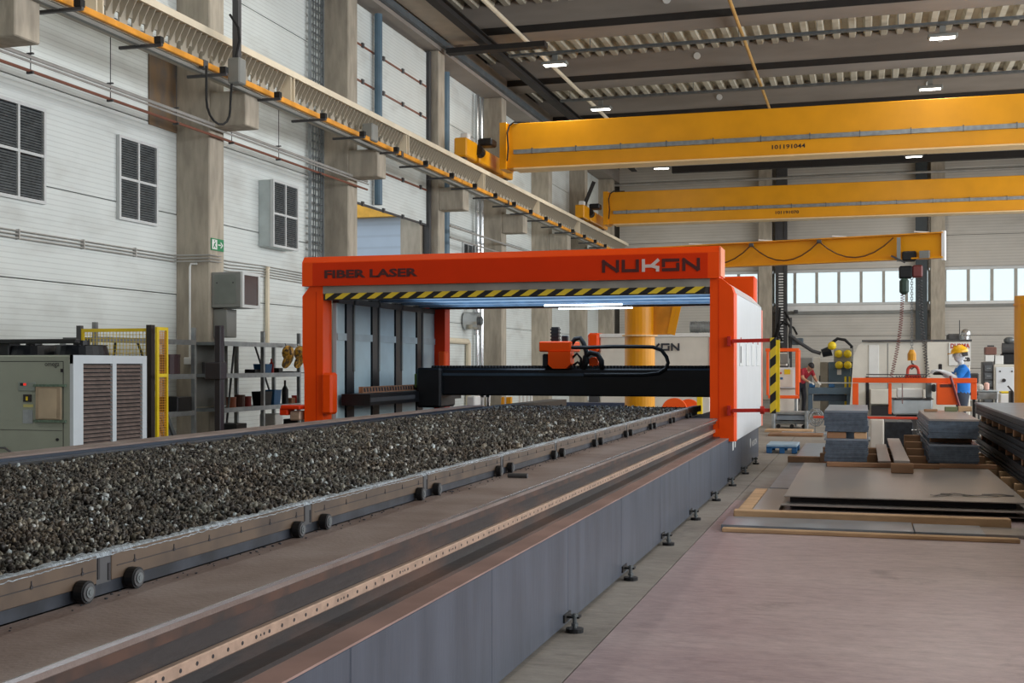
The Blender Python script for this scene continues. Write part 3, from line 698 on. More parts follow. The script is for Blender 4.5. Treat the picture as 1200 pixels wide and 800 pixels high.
# left wall of the enclosure
for k in range(5):
    y0 = 15.30 if k == 0 else 14.95+0.93*k
    p = B('inner_panel', M['interior'], mc, (-7.12, -7.05, y0, 15.57+0.93*k, 0.72, 2.37), bev=0.01)
    B('clip_strip', mat('clip_pale', (160, 178, 184), 0.4), p, (-7.05, -7.035, y0, 15.60+0.93*k, 1.84, 1.94))
    B('inner_post', M['navy'], mc, (-7.11, -7.035, 15.60+0.93*k, 15.86+0.93*k, 0.2, 2.46))
    B('post_edge', mat('edge_grey', (120, 126, 126), 0.5), mc, (-7.035, -7.02, 15.82+0.93*k, 15.86+0.93*k, 1.4, 2.46))
B('top_rail', M['dgrey'], mc, (-7.12, -7.02, PF+0.3, MY1-0.2, 2.36, 2.44))
B('guide_beam', M['black'], mc, (-6.98, -6.55, PF+0.3, MY1-0.2, 0.93, 1.09))
B('guide_beam_face', M['dgrey'], mc, (-6.56, -6.54, PF+0.3, 17.0, 0.98, 1.04))
B('guide_rack', mat('rack_rust', (140, 100, 72), 0.6, var=0.3, scale=20), mc, (-6.72, -6.66, PF+0.3, 18.6, 1.10, 1.19))
m = MB(); y = PF+0.35
while y < 18.5: m.prism([(y, 1.12), (y+0.05, 1.12), (y+0.03, 1.175), (y-0.02, 1.175)], 'x', -6.66, -6.655); y += 0.105
m.build('rack_slots', M['ink'], mc)['kind'] = 'stuff'
MB().bbox(-7.11, -6.95, PF-0.08, PF+0.12, 0.82, 1.39, 0.03).build('drive_cover', M['orange'], mc)
MB().bbox(-6.82, -6.70, 18.8, 19.0, 1.42, 1.72, 0.02).build('drive_cover', M['orange'], mc)
MB().bbox(-7.72, -7.42, 14.9, 15.2, 0.88, 0.94, 0.015).bbox(-7.74, -7.62, 14.92, 15.15, 0.80, 0.90, 0.01).build('sensor_bracket', M['orange_shade'], mc)
MB().bbox(-7.60, -7.44, 14.95, 15.15, 0.73, 0.86, 0.015).build('sensor', M['bronze'], mc)
# LED tubes under the roof
tm = mat('tube_light', (225, 240, 255), 0.3, var=0, emit=5)
for (pa, pb, yy, zz) in ((655, 741, 18.9, 2.41), (638, 729, 18.2, 2.43)):
    a = atY(pa, 360, yy); b = atY(pb, 360, yy)
    MB().cyl((a.x, yy, zz), (b.x, yy, zz), 0.014, 10).build('light_tube', tm, mc)
area('tube_lamp', (-4.2, 17.6, 2.30), (0, 0, 0), 2.4, 1.6, 30, (0.72, 0.86, 1.0)).parent = mc
bpy.data.objects['tube_lamp'].location = Vector((-4.2, 17.6, 2.38))-worg(mc)
area('tube_glow_fill', (-4.2, 17.6, 2.30), (math.pi, 0, 0), 4.4, 2.2, 34, (0.62, 0.86, 1.0)).parent = mc  # broad unseen lamp added to spread the tubes' glow over the roof underside
bpy.data.objects['tube_glow_fill'].location = Vector((-4.25, 17.4, 2.36))-worg(mc)

# safety barrier on the right post
for z in (1.79, 0.93):
    b = MB().bar((-1.56, PF-0.03, z), (-1.06, PF-0.03, z+0.01), 0.045, 0.045)
    b.box(-1.62, -1.58, PF-0.06, PF, z-0.06, z+0.06)
    o = b.build('barrier_arm', M['red'], mc)
    if z < 1: MB().cyl((-1.22, PF-0.03, z+0.01), (-1.17, PF-0.03, z+0.01), 0.05, 12).build('collar', M['red'], o)
B('barrier_post', hazard('hazard_post', 0.22, -0.9, 1.0), mc, (-1.10, -1.03, PF-0.07, PF-0.01, 0.90, 1.83))
B('barrier_post_side', M['safety'], mc, (-1.03, -0.985, PF-0.05, PF-0.01, 0.92, 1.80))

# lettering
def logo(parent, x0, z0, h, wd, y, mk, mdark, mlight):
    """five stroke letters N U K O N; strokes are thin prisms standing off the face"""
    t = 0.2*h/0.8; cnt = [0]
    lw = wd/5.0; g = lw*0.14; W_ = lw-g
    def st(pts, mi, th=t):
        m = MB()
        for (a, b) in zip(pts[:-1], pts[1:]):
            cnt[0] += 1; dy_ = 0.0012*(cnt[0] % 4)
            A = Vector((a[0], 0, a[1])); Bv = Vector((b[0], 0, b[1])); d = (Bv-A).normalized(); nrm = Vector((-d.z, 0, d.x))*th/2; e = d*th/2
            q = [A-e-nrm, Bv+e-nrm, Bv+e+nrm, A-e+nrm]
            m.prism([(v.x, v.z) for v in q], 'y', y-0.004-dy_, y)
        return m.build('letter', mi, parent)
    u = t/2
    for i, ch in enumerate('NUKON'):
        a = x0+i*lw+u; b = a+W_-2*u; lo = z0+u; hi = z0+h-u
        if ch == 'N':
            st([(a, lo), (a, hi), (b-u*0.5, lo), (b, lo+u*.2), (b, hi)], mdark)
        elif ch == 'U': st([(a, hi), (a, lo), (b, lo), (b, hi)], mdark)
        elif ch == 'K':
            st([(a, lo), (a, hi)], mlight); st([(a, (lo+hi)/2-u*0.4), ((a+b)/2+u, (lo+hi)/2-u*0.4), (b, lo+(hi-lo)*0.25), (b, lo)], mlight); st([((a+b)/2+u, (lo+hi)/2), (b, hi)], mlight)
        elif ch == 'O': st([(b, hi), (a, hi), (a, lo+(hi-lo)*0.45)], mdark); st([(a, lo), (b, lo), (b, lo+(hi-lo)*0.55)], mdark) 
logo(hd, -3.20, 2.67, 0.16, 1.28, PF-0.055, None, M['ink_brown'], M['logo_grey'])
text('lettering', 'FIBER LASER', hd, M['ink_brown'], (-7.07, PF-0.056, 2.675), 0.115, 1.36, bold=0.04)
logo(mc, 0, 0, 0.001, 0.005, 0, None, M['white'], M['white']) if False else None
text('maker_mark', 'NUKON', mc, M['white'], (-1.606, 18.15, 0.27), 0.09, 0.85, rot=(math.pi/2, 0, math.pi/2), bold=0.01)
MB().cyl((-1.609, 17.95, 0.34), (-1.604, 17.95, 0.34), 0.07, 14).build('maker_emblem', M['white'], mc)

# moving bridge with cutting head
BR = 17.3
br = MB()
br.bbox(-6.42, -1.90, BR, BR+0.45, 1.03, 1.44, 0.02)
br = br.build('bridge', M['navy'], mc)
m = MB(); x = -6.40
while x < -1.92:
    m.prism([(x, 1.44), (x+0.045, 1.44), (x+0.035, 1.485), (x+0.012, 1.485)], 'y', BR+0.02, BR+0.3); x += 0.05
m.build('bellows', M['black_r'], br)
B('slide_rail', mat('rail_teal', (58, 76, 90), 0.35, 0.3), br, (-6.3, -3.9, BR-0.02, BR, 1.33, 1.37))
B('groove', M['black'], br, (-6.3, -1.95, BR-0.006, BR, 1.27, 1.285))
MB().bbox(-6.60, -6.20, BR-0.1, BR+0.6, 0.84, 1.45, 0.03).build('end_block', M['black'], br)
MB().bbox(-6.66, -6.60, BR-0.02, BR+0.1, 1.14, 1.36, 0.01).build('connector', mat('connector_green', (120, 150, 70), 0.5), br)
ch = MB()
a = atY(633, 400, BR-0.05); b = atY(670, 412, BR-0.05)
ch.bbox(a.x, b.x, BR-0.12, BR+0.5, b.z, a.z, 0.015)
a2 = atY(643, 412, BR-0.1); b2 = atY(669, 431, BR-0.1)
ch.prism([(a2.x, a.z-0.15), (a2.x, 1.50), (a2.x+0.07, 1.44), (b2.x-0.07, 1.44), (b2.x, 1.50), (b2.x, a.z-0.15)], 'y', BR-0.14, BR+0.1)
hd2 = ch.build('cutting_head', M['orange'], br)
p = atY(637, 416, BR); MB().bbox(p.x, p.x+0.10, BR-0.08, BR+0.1, 1.46, 1.66, 0.02).build('head_motor', M['black'], br)
p = atY(646, 398, BR+0.1); q = atY(654, 383, BR+0.1)
m = MB(); m.box(p.x, q.x, BR+0.1, BR+0.2, a.z, q.z)
for k in range(4): m.box(p.x-0.012, q.x+0.012, BR+0.09, BR+0.21, a.z+0.02+k*0.05, a.z+0.045+k*0.05)
m.build('chain_anchor', M['black'], br)
p = atY(657, 391, BR); MB().bbox(p.x, p.x+0.09, BR+0.05, BR+0.15, a.z, a.z+0.09, 0.01).build('cable_gland', M['black'], br)
def px_curve(pts, Y): return [tuple(atY(x, y, Y)) for x, y in pts]
cc = [(668, 407), (690, 407), (720, 406), (745, 406), (765, 406.5), (775, 410), (781, 418), (783, 425), (780, 432), (772, 437), (755, 439), (720, 439), (684, 439)]
MB().tube(px_curve(cc, BR-0.06), 0.028, 6).build('cable_chain', M['black_r'], br)
for hc, r in (([(668, 405), (674, 397), (680, 396), (684, 402), (687, 412), (688, 424), (684, 431)], 0.035), ([(684, 431), (686, 418), (692, 413), (700, 415), (705, 423), (705, 431)], 0.04),
              ([(670, 420), (676, 414), (681, 420), (680, 430)], 0.02), ([(672, 428), (677, 424), (682, 429)], 0.02)):
    MB().tube(px_curve(hc, BR+0.02), r, 8).build('hose', M['black_r'], br, smooth=True)
p = atY(696, 424, BR+0.1); MB().cyl((p.x, BR+0.05, p.z), (p.x, BR+0.2, p.z), 0.075, 14).build('motor_cover', M['orange'], br)

# ------------------------------------------------------------------ shuttle table rolling on the deck
TY0, TY1 = 1.67, 15.95
st_ = thing('shuttle_table', 'long brown shuttle table heaped with cut slag, on small wheels', 'cutting table', (-3.4, 8, 0.83))
joints = [1.67]
while joints[-1] < 15.8: joints.append(joints[-1]+1.328)
for a, b in zip(joints[:-1], joints[1:]):
    s = B('side_plate', M['cart'], st_, (-2.13, -2.118, a+0.035, b-0.035, 0.868, 0.949), bev=0.002)
    B('edge_groove', M['ink'], s, (-2.1185, -2.1165, a+0.06, b-0.04, 0.906, 0.9085))
    scr = MB(); y = a+0.15
    while y < b-0.1: scr.cyl((-2.118, y, 0.909), (-2.1155, y, 0.909), 0.006, 6); scr.box(-2.118, -2.1165, y-0.002, y+0.002, 0.905, 0.926); y += 0.215
    scr.build('screws', M['ink'], s)['kind'] = 'stuff'
    B('joint_plate', M['dgrey'], st_, (-2.135, -2.121, b-0.035, b+0.035, 0.865, 0.94))
    B('joint_slot', M['ink'], st_, (-2.121, -2.1185, b-0.03, b-0.02, 0.88, 0.945)); B('joint_slot', M['ink'], st_, (-2.121, -2.1185, b+0.02, b+0.03, 0.87, 0.92))
B('lower_strip', mat('cart_lower', (50, 54, 62), 0.45, 0.3, var=0.4, scale=8), st_, (-2.16, -2.124, TY0, TY1, 0.832, 0.868))
B('tray_bottom', M['black'], st_, (-4.70, -2.14, TY0, TY1, 0.845, 0.865))
B('end_plate', M['black'], st_, (-4.70, -2.14, TY1, TY1+0.03, 0.845, 0.93))
B('far_plate', M['black'], st_, (-4.72, -4.70, TY0, TY1, 0.845, 0.93))
# ragged light rim of spatter on the edge
m = MB(); N = 900; vs = []; fs = []
for i in range(N+1):
    y = TY0+(TY1-TY0)*i/N; h = 0.952+random.uniform(0, 0.004)+0.002*math.sin(y*9); d = random.uniform(0, 0.002)
    vs += [(-2.117, y, h-0.012-d), (-2.122, y, h), (-2.150-d*2, y, h+random.uniform(-.003, .004)), (-2.175, y, 0.93)]
for i in range(N):
    for k in range(3): fs.append((4*i+k, 4*i+k+1, 4*i+k+5, 4*i+k+4))
m.add(vs, fs); m.build('spatter_rim', M['slag_edge'], st_)['kind'] = 'stuff'
# wheels
wm = None
for j in joints[1:-1]:
    for dy in (-0.12, 0.12):
        c = (-2.085, j+dy, 0.862)
        a = MB().cyl((c[0]-0.028, c[1], c[2]), (c[0], c[1], c[2]), 0.032, 20)
        w_ = a.build('wheel', M['black'], st_)
        r = MB(); r.cyl((c[0], c[1], c[2]), (c[0]+0.004, c[1], c[2]), 0.026, 16); r.build('wheel_rim', M['dgrey'], w_)
        r = MB(); r.cyl((c[0]+0.004, c[1], c[2]), (c[0]+0.007, c[1], c[2]), 0.016, 12); r.cyl((c[0]+0.007, c[1], c[2]), (c[0]+0.009, c[1], c[2]), 0.008, 8); r.build('hub', M['galv_dark'], w_)
# slag crust: tens of thousands of lumps on the slat tips
def slag():
    rng = np.random.default_rng(5)
    t = (1+5**0.5)/2
    iv = np.array([(-1, t, 0), (1, t, 0), (-1, -t, 0), (1, -t, 0), (0, -1, t), (0, 1, t), (0, -1, -t), (0, 1, -t), (t, 0, -1), (t, 0, 1), (-t, 0, -1), (-t, 0, 1)], float); iv /= np.linalg.norm(iv[0])
    ifc = np.array([(0, 11, 5), (0, 5, 1), (0, 1, 7), (0, 7, 10), (0, 10, 11), (1, 5, 9), (5, 11, 4), (11, 10, 2), (10, 7, 6), (7, 1, 8), (3, 9, 4), (3, 4, 2), (3, 2, 6), (3, 6, 8), (3, 8, 9), (4, 9, 5), (2, 4, 11), (6, 2, 10), (8, 6, 7), (9, 8, 1)])
    P = []
    for ya, yb, sp, r in ((1.7, 4.2, 0.0175, 0.0092), (4.2, 7.0, 0.022, 0.0115), (7.0, 11.0, 0.030, 0.0145), (11.0, 15.93, 0.040, 0.017)):
        ny = int((yb-ya)/sp); nx = int(2.52/sp)
        X, Y = np.meshgrid(np.linspace(-4.68, -2.165, nx), np.linspace(ya, yb, ny))
        X = X+rng.uniform(-.45, .45, X.shape)*sp; Y = Y+rng.uniform(-.38, .38, Y.shape)*sp
        P.append(np.stack([X.ravel(), Y.ravel(), np.full(X.size, r)], 1))
    P = np.concatenate(P); n = len(P)
    X, Y, R = P.T
    big = 0.010*np.sin(X*5+Y*2.1)*np.sin(Y*1.7-X*1.3)+0.006*np.sin(Y*6.3+X*3)
    # a few torn furrows running along the slats
    fur = np.zeros(n)
    for fx, fy, L, a in ((-3.1, 4.6, 1.3, 0.35), (-3.5, 3.9, 1.0, 0.3), (-3.0, 6.8, 2.0, 0.2), (-3.8, 5.8, 1.6, 0.3)):
        yy = Y-fy; xx = X-fx-a*yy*0.5; fur = np.maximum(fur, np.exp(-(xx/0.05)**2)*(np.abs(yy) < L))
    hgt = 0.905+big+rng.normal(0, 0.007, n)-0.018*fur
    S = R*rng.uniform(0.55, 1.25, n)
    rot = rng.uniform(0, 6.28, n); c, s = np.cos(rot), np.sin(rot)
    jit = 1+rng.uniform(-.38, .38, (n, 12))
    L = iv[None]*jit[:, :, None]*S[:, None, None]
    L[:, :, 0] *= rng.uniform(0.7, 1.3, n)[:, None]; L[:, :, 2] *= rng.uniform(0.8, 2.0, n)[:, None]
    V = np.empty_like(L)
    V[:, :, 0] = L[:, :, 0]*c[:, None]-L[:, :, 1]*s[:, None]+X[:, None]
    V[:, :, 1] = L[:, :, 0]*s[:, None]+L[:, :, 1]*c[:, None]+Y[:, None]
    V[:, :, 2] = L[:, :, 2]+hgt[:, None]
    og = np.array(ORG['shuttle_table']); V -= og
    F = (ifc[None]+np.arange(n)[:, None, None]*12).reshape(-1, 3)
    me = bpy.data.meshes.new('slag_crust'); me.vertices.add(n*12); me.vertices.foreach_set('co', V.reshape(-1))
    me.loops.add(F.size); me.loops.foreach_set('vertex_index', F.reshape(-1).astype(np.int32))
    me.polygons.add(len(F)); me.polygons.foreach_set('loop_start', np.arange(0, F.size, 3, dtype=np.int32))
    me.update(calc_edges=True)
    at_ = me.attributes.new('tint', 'FLOAT', 'POINT'); at_.data.foreach_set('value', np.repeat(rng.random(n), 12))
    m = bpy.data.materials.new('slag'); m.use_nodes = True; nt = m.node_tree; b = nt.nodes['Principled BSDF']
    an = nt.nodes.new('ShaderNodeAttribute'); an.attribute_name = 'tint'
    cr = nt.nodes.new('ShaderNodeValToRGB'); cr.color_ramp.interpolation = 'LINEAR'
    for k, (p_, col) in enumerate(((0.0, (22, 20, 19)), (0.35, (44, 40, 36)), (0.6, (84, 78, 68)), (0.78, (62, 64, 62)), (0.93, (132, 130, 118)), (1.0, (176, 188, 194)))):  # palest tints put bright glints into the lump colours
        e = cr.color_ramp.elements[k] if k < 2 else cr.color_ramp.elements.new(p_)
        e.position = p_; e.color = (*[lin(v) for v in col], 1)
    nt.links.new(an.outputs['Fac'], cr.inputs['Fac'])
    tc = nt.nodes.new('ShaderNodeTexCoord'); nz = nt.nodes.new('ShaderNodeTexNoise'); nz.inputs['Scale'].default_value = 1.6; nz.inputs['Detail'].default_value = 5
    nt.links.new(tc.outputs['Object'], nz.inputs['Vector'])
    mr = nt.nodes.new('ShaderNodeMapRange'); mr.inputs['From Min'].default_value = 0.45; mr.inputs['From Max'].default_value = 0.65; mr.inputs['To Max'].default_value = 0.6
    nt.links.new(nz.outputs['Fac'], mr.inputs['Value'])
    mx = nt.nodes.new('ShaderNodeMixRGB'); mx.blend_type = 'MULTIPLY'; mx.inputs['Color2'].default_value = (0.95, 0.68, 0.5, 1)
    nt.links.new(mr.outputs[0], mx.inputs['Fac']); nt.links.new(cr.outputs[0], mx.inputs['Color1'])
    nt.links.new(mx.outputs[0], b.inputs['Base Color'])
    b.inputs['Roughness'].default_value = 0.42; b.inputs['Metallic'].default_value = 0.35
    me.materials.append(m)
    o = bpy.data.objects.new('slag_crust', me); COL.objects.link(o); o.parent = st_; o['kind'] = 'stuff'
slag()
# crumbs of slag fallen on the deck beside the table
m = MB()
for k in range(260):
    y = random.uniform(2.2, 13.5); x = -2.11+abs(random.gauss(0, 0.035)); r = random.uniform(0.0015, 0.005)
    m.sphere((x, y, 0.831+r*0.4), r, 5, 3, sc=(random.uniform(.7, 1.6), random.uniform(.7, 1.8), .6))
tag(m.build('slag_crumbs', M['sheet_k']), 'dark slag crumbs scattered on the deck beside the shuttle table', 'crumbs', kind='stuff')
# slats peeping out at the far end as a toothed edge
m = MB(); x = -4.6
while x < -2.2: m.prism([(x, 0.87), (x+0.06, 0.87), (x+0.03, 0.945)], 'y', TY1-0.03, TY1-0.025); x += 0.06
m.build('slat', M['black'], st_)
tag(MB().cyl((-2.02, 6.78, 0.845), (-1.90, 6.78, 0.845), 0.014, 10).build('steel_pin', M['dgrey']), 'small steel pin lying on the rusty deck', 'pin')

# ================================================================== LEFT SIDE: CHILLER, FENCE, SHELVES
def YX(px, X):
    """Y of the point of plane X seen at pixel column px"""
    u = (px-600)/1400.0
    return X*(CN+SN*u)/(-SN+CN*u)
def ZY(py, px, Y): return CAMH-(py-427)/1400.0*dY(px, Y)

cy = 10.77; cx0, cx1 = -9.75, -8.0; cz1 = 1.60
ck = thing('chiller', 'grey and white chiller cabinet with fans on top at the left edge', 'chiller', (-8.9, 11.4, 0))
MB().bbox(cx0, cx1-0.02, cy, 12.08, 0.06, cz1, 0.015).build('body', M['chiller'], ck)
B('base', M['dgrey'], ck, (cx0+0.05, cx1-0.05, cy+0.05, 12.0, 0.0, 0.06))
def cf(x0, x1, y0, y1, th=0.006):
    a = atY(x0, y0, cy); b = atY(x1, y1, cy); return (a.x, b.x, cy-th, cy, b.z, a.z)
B('seam', M['ink'], ck, cf(0, 74, 423, 423.7, 0.002), label=None)
B('seam', M['ink'], ck, cf(0, 73, 503.5, 504.3, 0.002))
B('seam', M['ink'], ck, cf(73.8, 74.5, 423, 530, 0.002))
text('maker_name', 'omega', ck, M['ink'], (atY(53, 432, cy).x, cy-0.003, ZY(431, 60, cy)), 0.055, 0.18)
B('latch', M['ink'], ck, cf(71.5, 74, 432, 436, 0.01))
dsp = B('display', M['chiller_w'] if False else mat('display_grey', (140, 150, 142), 0.5), ck, cf(22, 42, 447.5, 458, 0.012), bev=0.004)
rd = mat('digit_red', (220, 40, 30), 0.4, var=0, emit=0.6)
B('digits', rd, dsp, (cf(28.5, 31.5, 448.8, 451.5, 0.016)))
B('screen', M['ink'], dsp, cf(24.5, 28, 448.5, 451.8, 0.015))
sw = B('switch_plate', M['ink'], ck, cf(28, 37, 462, 470.5, 0.012))
B('switch', M['safety'], sw, cf(31.5, 33.5, 464.5, 469, 0.02))
B('warning_label', mat('label_yellow', (196, 190, 120), 0.6), ck, cf(27.5, 39, 473.5, 477, 0.003))
B('rating_plate', M['galv'], ck, cf(27, 38.5, 480, 496, 0.003))
pch = B('document_pouch', mat('pouch_beige', (164, 146, 122), 0.6, var=0.15, scale=6), ck, cf(43, 73, 452, 492, 0.025), bev=0.008)
B('paper', mat('paper_cream', (186, 168, 142), 0.7), pch, cf(47, 68, 455, 490, 0.028))
B('strap', mat('strap_green', (96, 116, 100), 0.7, var=0.3, scale=30), pch, cf(41, 78, 450, 453, 0.03)); B('strap', mat('strap_green', (96, 116, 100)), pch, cf(41, 78, 491.5, 495, 0.03))
k = atY(67.5, 515, cy); MB().cyl((k.x, cy, k.z), (k.x, cy-0.012, k.z), 0.016, 12).build('lock', M['ink'], ck)
h0, h1 = atY(0, 524, cy), atY(13, 530, cy)
MB().tube([(h0.x-0.02, cy, h1.z), (h0.x, cy-0.05, h0.z), (h1.x-0.04, cy-0.05, h0.z), (h1.x, cy, h1.z)], 0.011, 8).build('handle', M['dgrey'], ck)
# louvred side
fr = MB()
ya, yb = cy, 12.08
Y1, Y2, Y3, Y4 = YX(96.5, cx1), YX(131, cx1), YX(135.5, cx1), YX(166, cx1)
for a, b in ((ya, Y1), (Y2, Y3), (Y4, YX(171, cx1))): fr.box(cx1-0.03, cx1+0.012, a, b, 0.06, cz1)
fr.box(cx1-0.03, cx1+0.010, ya, YX(171, cx1), cz1-0.09, cz1)
fr.build('side_frame', M['chiller_w'], ck)
for a, b in ((Y1, Y2), (Y3, Y4)):
    m = MB(); z = 0.10
    while z < cz1-0.11:
        m.prism([(cx1-0.025, z+0.03), (cx1+0.006, z), (cx1+0.006, z+0.012), (cx1-0.025, z+0.036)], 'y', a, b); z += 0.044
    m.build('louvres', M['fin'], ck)['kind'] = 'stuff'
    B('coil', M['black'], ck, (cx1-0.024, cx1-0.019, a, b, 0.06, cz1-0.09))
for xx in (-9.05, -8.42):
    f = MB().cyl((xx, 11.5, cz1), (xx, 11.5, cz1+0.11), 0.30, 24, 0.27).build('fan_ring', M['navy'], ck)
    MB().cyl((xx, 11.5, cz1+0.09), (xx, 11.5, cz1+0.17), 0.09, 12).build('fan_motor', M['black'], f)
    m = MB()
    for a in range(6):
        t = a*math.pi/6; m.bar((xx-0.28*math.cos(t), 11.5-0.28*math.sin(t), cz1+0.115), (xx+0.28*math.cos(t), 11.5+0.28*math.sin(t), cz1+0.115), 0.008)
    m.build('fan_guard', M['black'], f)
MB().bbox(-9.35, -9.15, 11.2, 11.4, cz1, cz1+0.16, 0.01).bbox(-9.4, -8.2, 11.1, 11.18, cz1+0.13, cz1+0.18, 0.01).build('cable_box', M['black'], ck)
MB().tube([(-9.75, 11.1, cz1+0.01), (-9.72, 11.1, cz1+0.06), (-9.6, 11.1, cz1+0.03), (-9.5, 11.1, cz1+0.04), (-9.42, 11.12, cz1+0.12), (-9.33, 11.15, cz1+0.16), (-9.2, 11.15, cz1+0.155)], 0.012, 6).build('cable', M['black_r'], ck)

# yellow guard fence
fn = thing('guard_fence', 'yellow mesh guard fence behind the chiller', 'fence', (-8.7, 12.65, 0))
FY = 12.65; X0 = atY(96, 400, FY).x; X1 = atY(174, 400, FY).x
B('post', M['dgrey'], fn, (X0-0.06, X0, FY-0.03, FY+0.03, 0, 1.98)); B('post', mat('post_brown', (46, 38, 36), 0.6), fn, (X1, X1+0.07, FY-0.05, FY+0.03, 0, 1.98))
m = MB(); m.box(X0, X1, FY-0.015, FY+0.015, 1.90, 1.94); m.box(X0, X0+0.03, FY-0.015, FY+0.015, 0.2, 1.90); m.box(X1-0.03, X1, FY-0.015, FY+0.015, 0.2, 1.90)
m.build('panel_frame', M['safety'], fn)
def mesh(x0, x1, y0, y1, z0, z1, p=0.045):
    m = MB(); L = math.hypot(x1-x0, y1-y0); n = max(2, int(L/p))
    for i in range(n+1):
        f = i/n; x = x0+(x1-x0)*f; y = y0+(y1-y0)*f; m.box(x-0.0025, x+0.0025, y-0.0025, y+0.0025, z0, z1)
    z = z0
    while z < z1: m.bar((x0, y0, z), (x1, y1, z), 0.005); z += p
    return m
mesh(X0+0.03, X1-0.03, FY, FY, 0.2, 1.9).build('wire_mesh', M['safety'], fn)['kind'] = 'stuff'
FX = -8.12; ya, yb = YX(183, FX), YX(196, FX)
m = MB(); m.box(FX-0.015, FX+0.015, ya, ya+0.04, 0.1, 1.95); m.box(FX-0.015, FX+0.015, yb-0.03, yb, 0.1, 1.95)
for z in (1.91, 1.35, 0.3): m.box(FX-0.015, FX+0.015, ya+0.04, yb-0.03, z, z+0.04)
m.build('panel_frame', M['safety'], fn)
mesh(FX, FX, ya+0.04, yb-0.03, 0.3, 1.9, 0.03).build('wire_mesh', M['yellow_d'], fn)['kind'] = 'stuff'

# steel shelving along the wall
def rack(y0, y1, lb, back=None, nposts=2):
    t = thing('steel_shelf', lb, 'shelf', (-10.0, (y0+y1)/2, 0))
    xa, xb = -10.25, -9.75
    ysn = [y0+(y1-y0)*i/(nposts-1) for i in range(nposts)]
    for yy in ysn:
        for xx in (xa, xb):
            if xx == xa and back: continue
            B('upright', M['galv'], t, (xx-0.03, xx+0.03, yy-0.025, yy+0.025, 0, 2.06 if xx == xb else 1.84))
    for z in (0.80, 1.35, 1.86):
        B('shelf_board', M['galv_dark'], t, (xa, xb+0.03, y0, y1, z-0.05, z))
        B('shelf_edge', M['galv'], t, (xb+0.03, xb+0.045, y0, y1, z-0.065, z+0.01))
    MB().bar((xb, ysn[0]+0.1, 0.3), (xb-0.2, ysn[0]+0.75, 1.84), 0.03).build('brace', M['galv_dark'], t)
    MB().bar((xa+0.05, ysn[-1]-0.1, 0.8), (xa+0.05, ysn[-1]-0.8, 1.84), 0.025).build('brace', M['dgrey'], t)
    return t
rack(13.6, YX(229, -9.72), 'steel shelf between the yellow fence and the first column')
rk = rack(YX(262, -9.72), YX(352, -9.72), 'steel shelf beside the orange portal, bins and jars on it', nposts=3)
B('back_board', mat('board_grey', (120, 120, 114), 0.6), rk, (-10.27, -10.25, YX(262, -9.72), YX(300, -9.72), 0.82, 1.84))
def on_shelf(kind, name, px, z, w, h, m, lb, cat, X=-9.9, grp=None):
    y = YX(px, X)
    if kind == 'box': o = MB().bbox(X-w/2, X+w/2, y-w/2, y+w/2, z, z+h, 0.01).build(name, m)
    elif kind == 'tapered':
        mb = MB(); a = w/2; b = w/2*0.85
        mb.add([(X-b, y-b, z), (X+b, y-b, z), (X+b, y+b, z), (X-b, y+b, z), (X-a, y-a, z+h), (X+a, y-a, z+h), (X+a, y+a, z+h), (X-a, y+a, z+h),
                (X-a+.01, y-a+.01, z+h), (X+a-.01, y-a+.01, z+h), (X+a-.01, y+a-.01, z+h), (X-a+.01, y+a-.01, z+h), (X-b+.01, y-b+.01, z+.01), (X+b-.01, y-b+.01, z+.01), (X+b-.01, y+b-.01, z+.01), (X-b+.01, y+b-.01, z+.01)],
               [(0, 3, 2, 1), (0, 1, 5, 4), (1, 2, 6, 5), (2, 3, 7, 6), (3, 0, 4, 7), (4, 5, 9, 8), (5, 6, 10, 9), (6, 7, 11, 10), (7, 4, 8, 11), (8, 9, 13, 12), (9, 10, 14, 13), (10, 11, 15, 14), (11, 8, 12, 15), (12, 13, 14, 15)])
        o = mb.build(name, m)
    elif kind == 'bottle':
        mb = MB().cyl((X, y, z), (X, y, z+h*0.6), w/2, 12).cyl((X, y, z+h*0.6), (X, y, z+h*0.78), w/2, 12, w/6).cyl((X, y, z+h*0.78), (X, y, z+h), w/6, 10)
        o = mb.build(name, m)
    else:
        mb = MB().cyl((X, y, z), (X, y, z+h*0.85), w/2, 14).cyl((X, y, z+h*0.85), (X, y, z+h), w/2*1.05, 14); o = mb.build(name, m)
    return tag(o, lb, cat, grp)
jar = mat('jar_amber', (150, 84, 56), 0.4, var=0.2); jarr = mat('jar_red', (150, 52, 44), 0.4, var=0.2)
on_shelf('tapered', 'storage_bin', 308, 1.35, 0.24, 0.16, M['blue'], 'blue open bin on the middle shelf beside the portal', 'bin')
on_shelf('bottle', 'spray_bottle', 318, 1.35, 0.09, 0.25, M['red'], 'red bottle standing right of the blue bin', 'bottle')
on_shelf('box', 'tool_case', 324.5, 1.35, 0.16, 0.09, M['black'], 'black case right of the red bottle on the middle shelf', 'case')
on_shelf('box', 'metal_bar', 340, 1.35, 0.3, 0.03, M['dgrey'], 'flat dark bar at the right end of the middle shelf', 'bar')
on_shelf('box', 'tool_case', 296, 1.35, 0.2, 0.07, M['black'], 'black case behind the shelf upright on the middle shelf', 'case')
on_shelf('jar', 'paint_can', 271, 0.80, 0.16, 0.17, jar, 'brown can at the left end of the lowest shelf', 'can')
on_shelf('jar', 'paint_can', 281, 0.80, 0.17, 0.2, mat('can_brown', (92, 58, 48), 0.5), 'dark brown can second from the left on the lowest shelf', 'can')
on_shelf('jar', 'glass_jar', 290, 0.80, 0.13, 0.17, jarr, 'reddish jar beside the shelf upright on the lowest shelf', 'jar')
on_shelf('tapered', 'storage_bin', 307, 0.80, 0.26, 0.24, M['navy'], 'black bin right of the upright on the lowest shelf', 'bin')
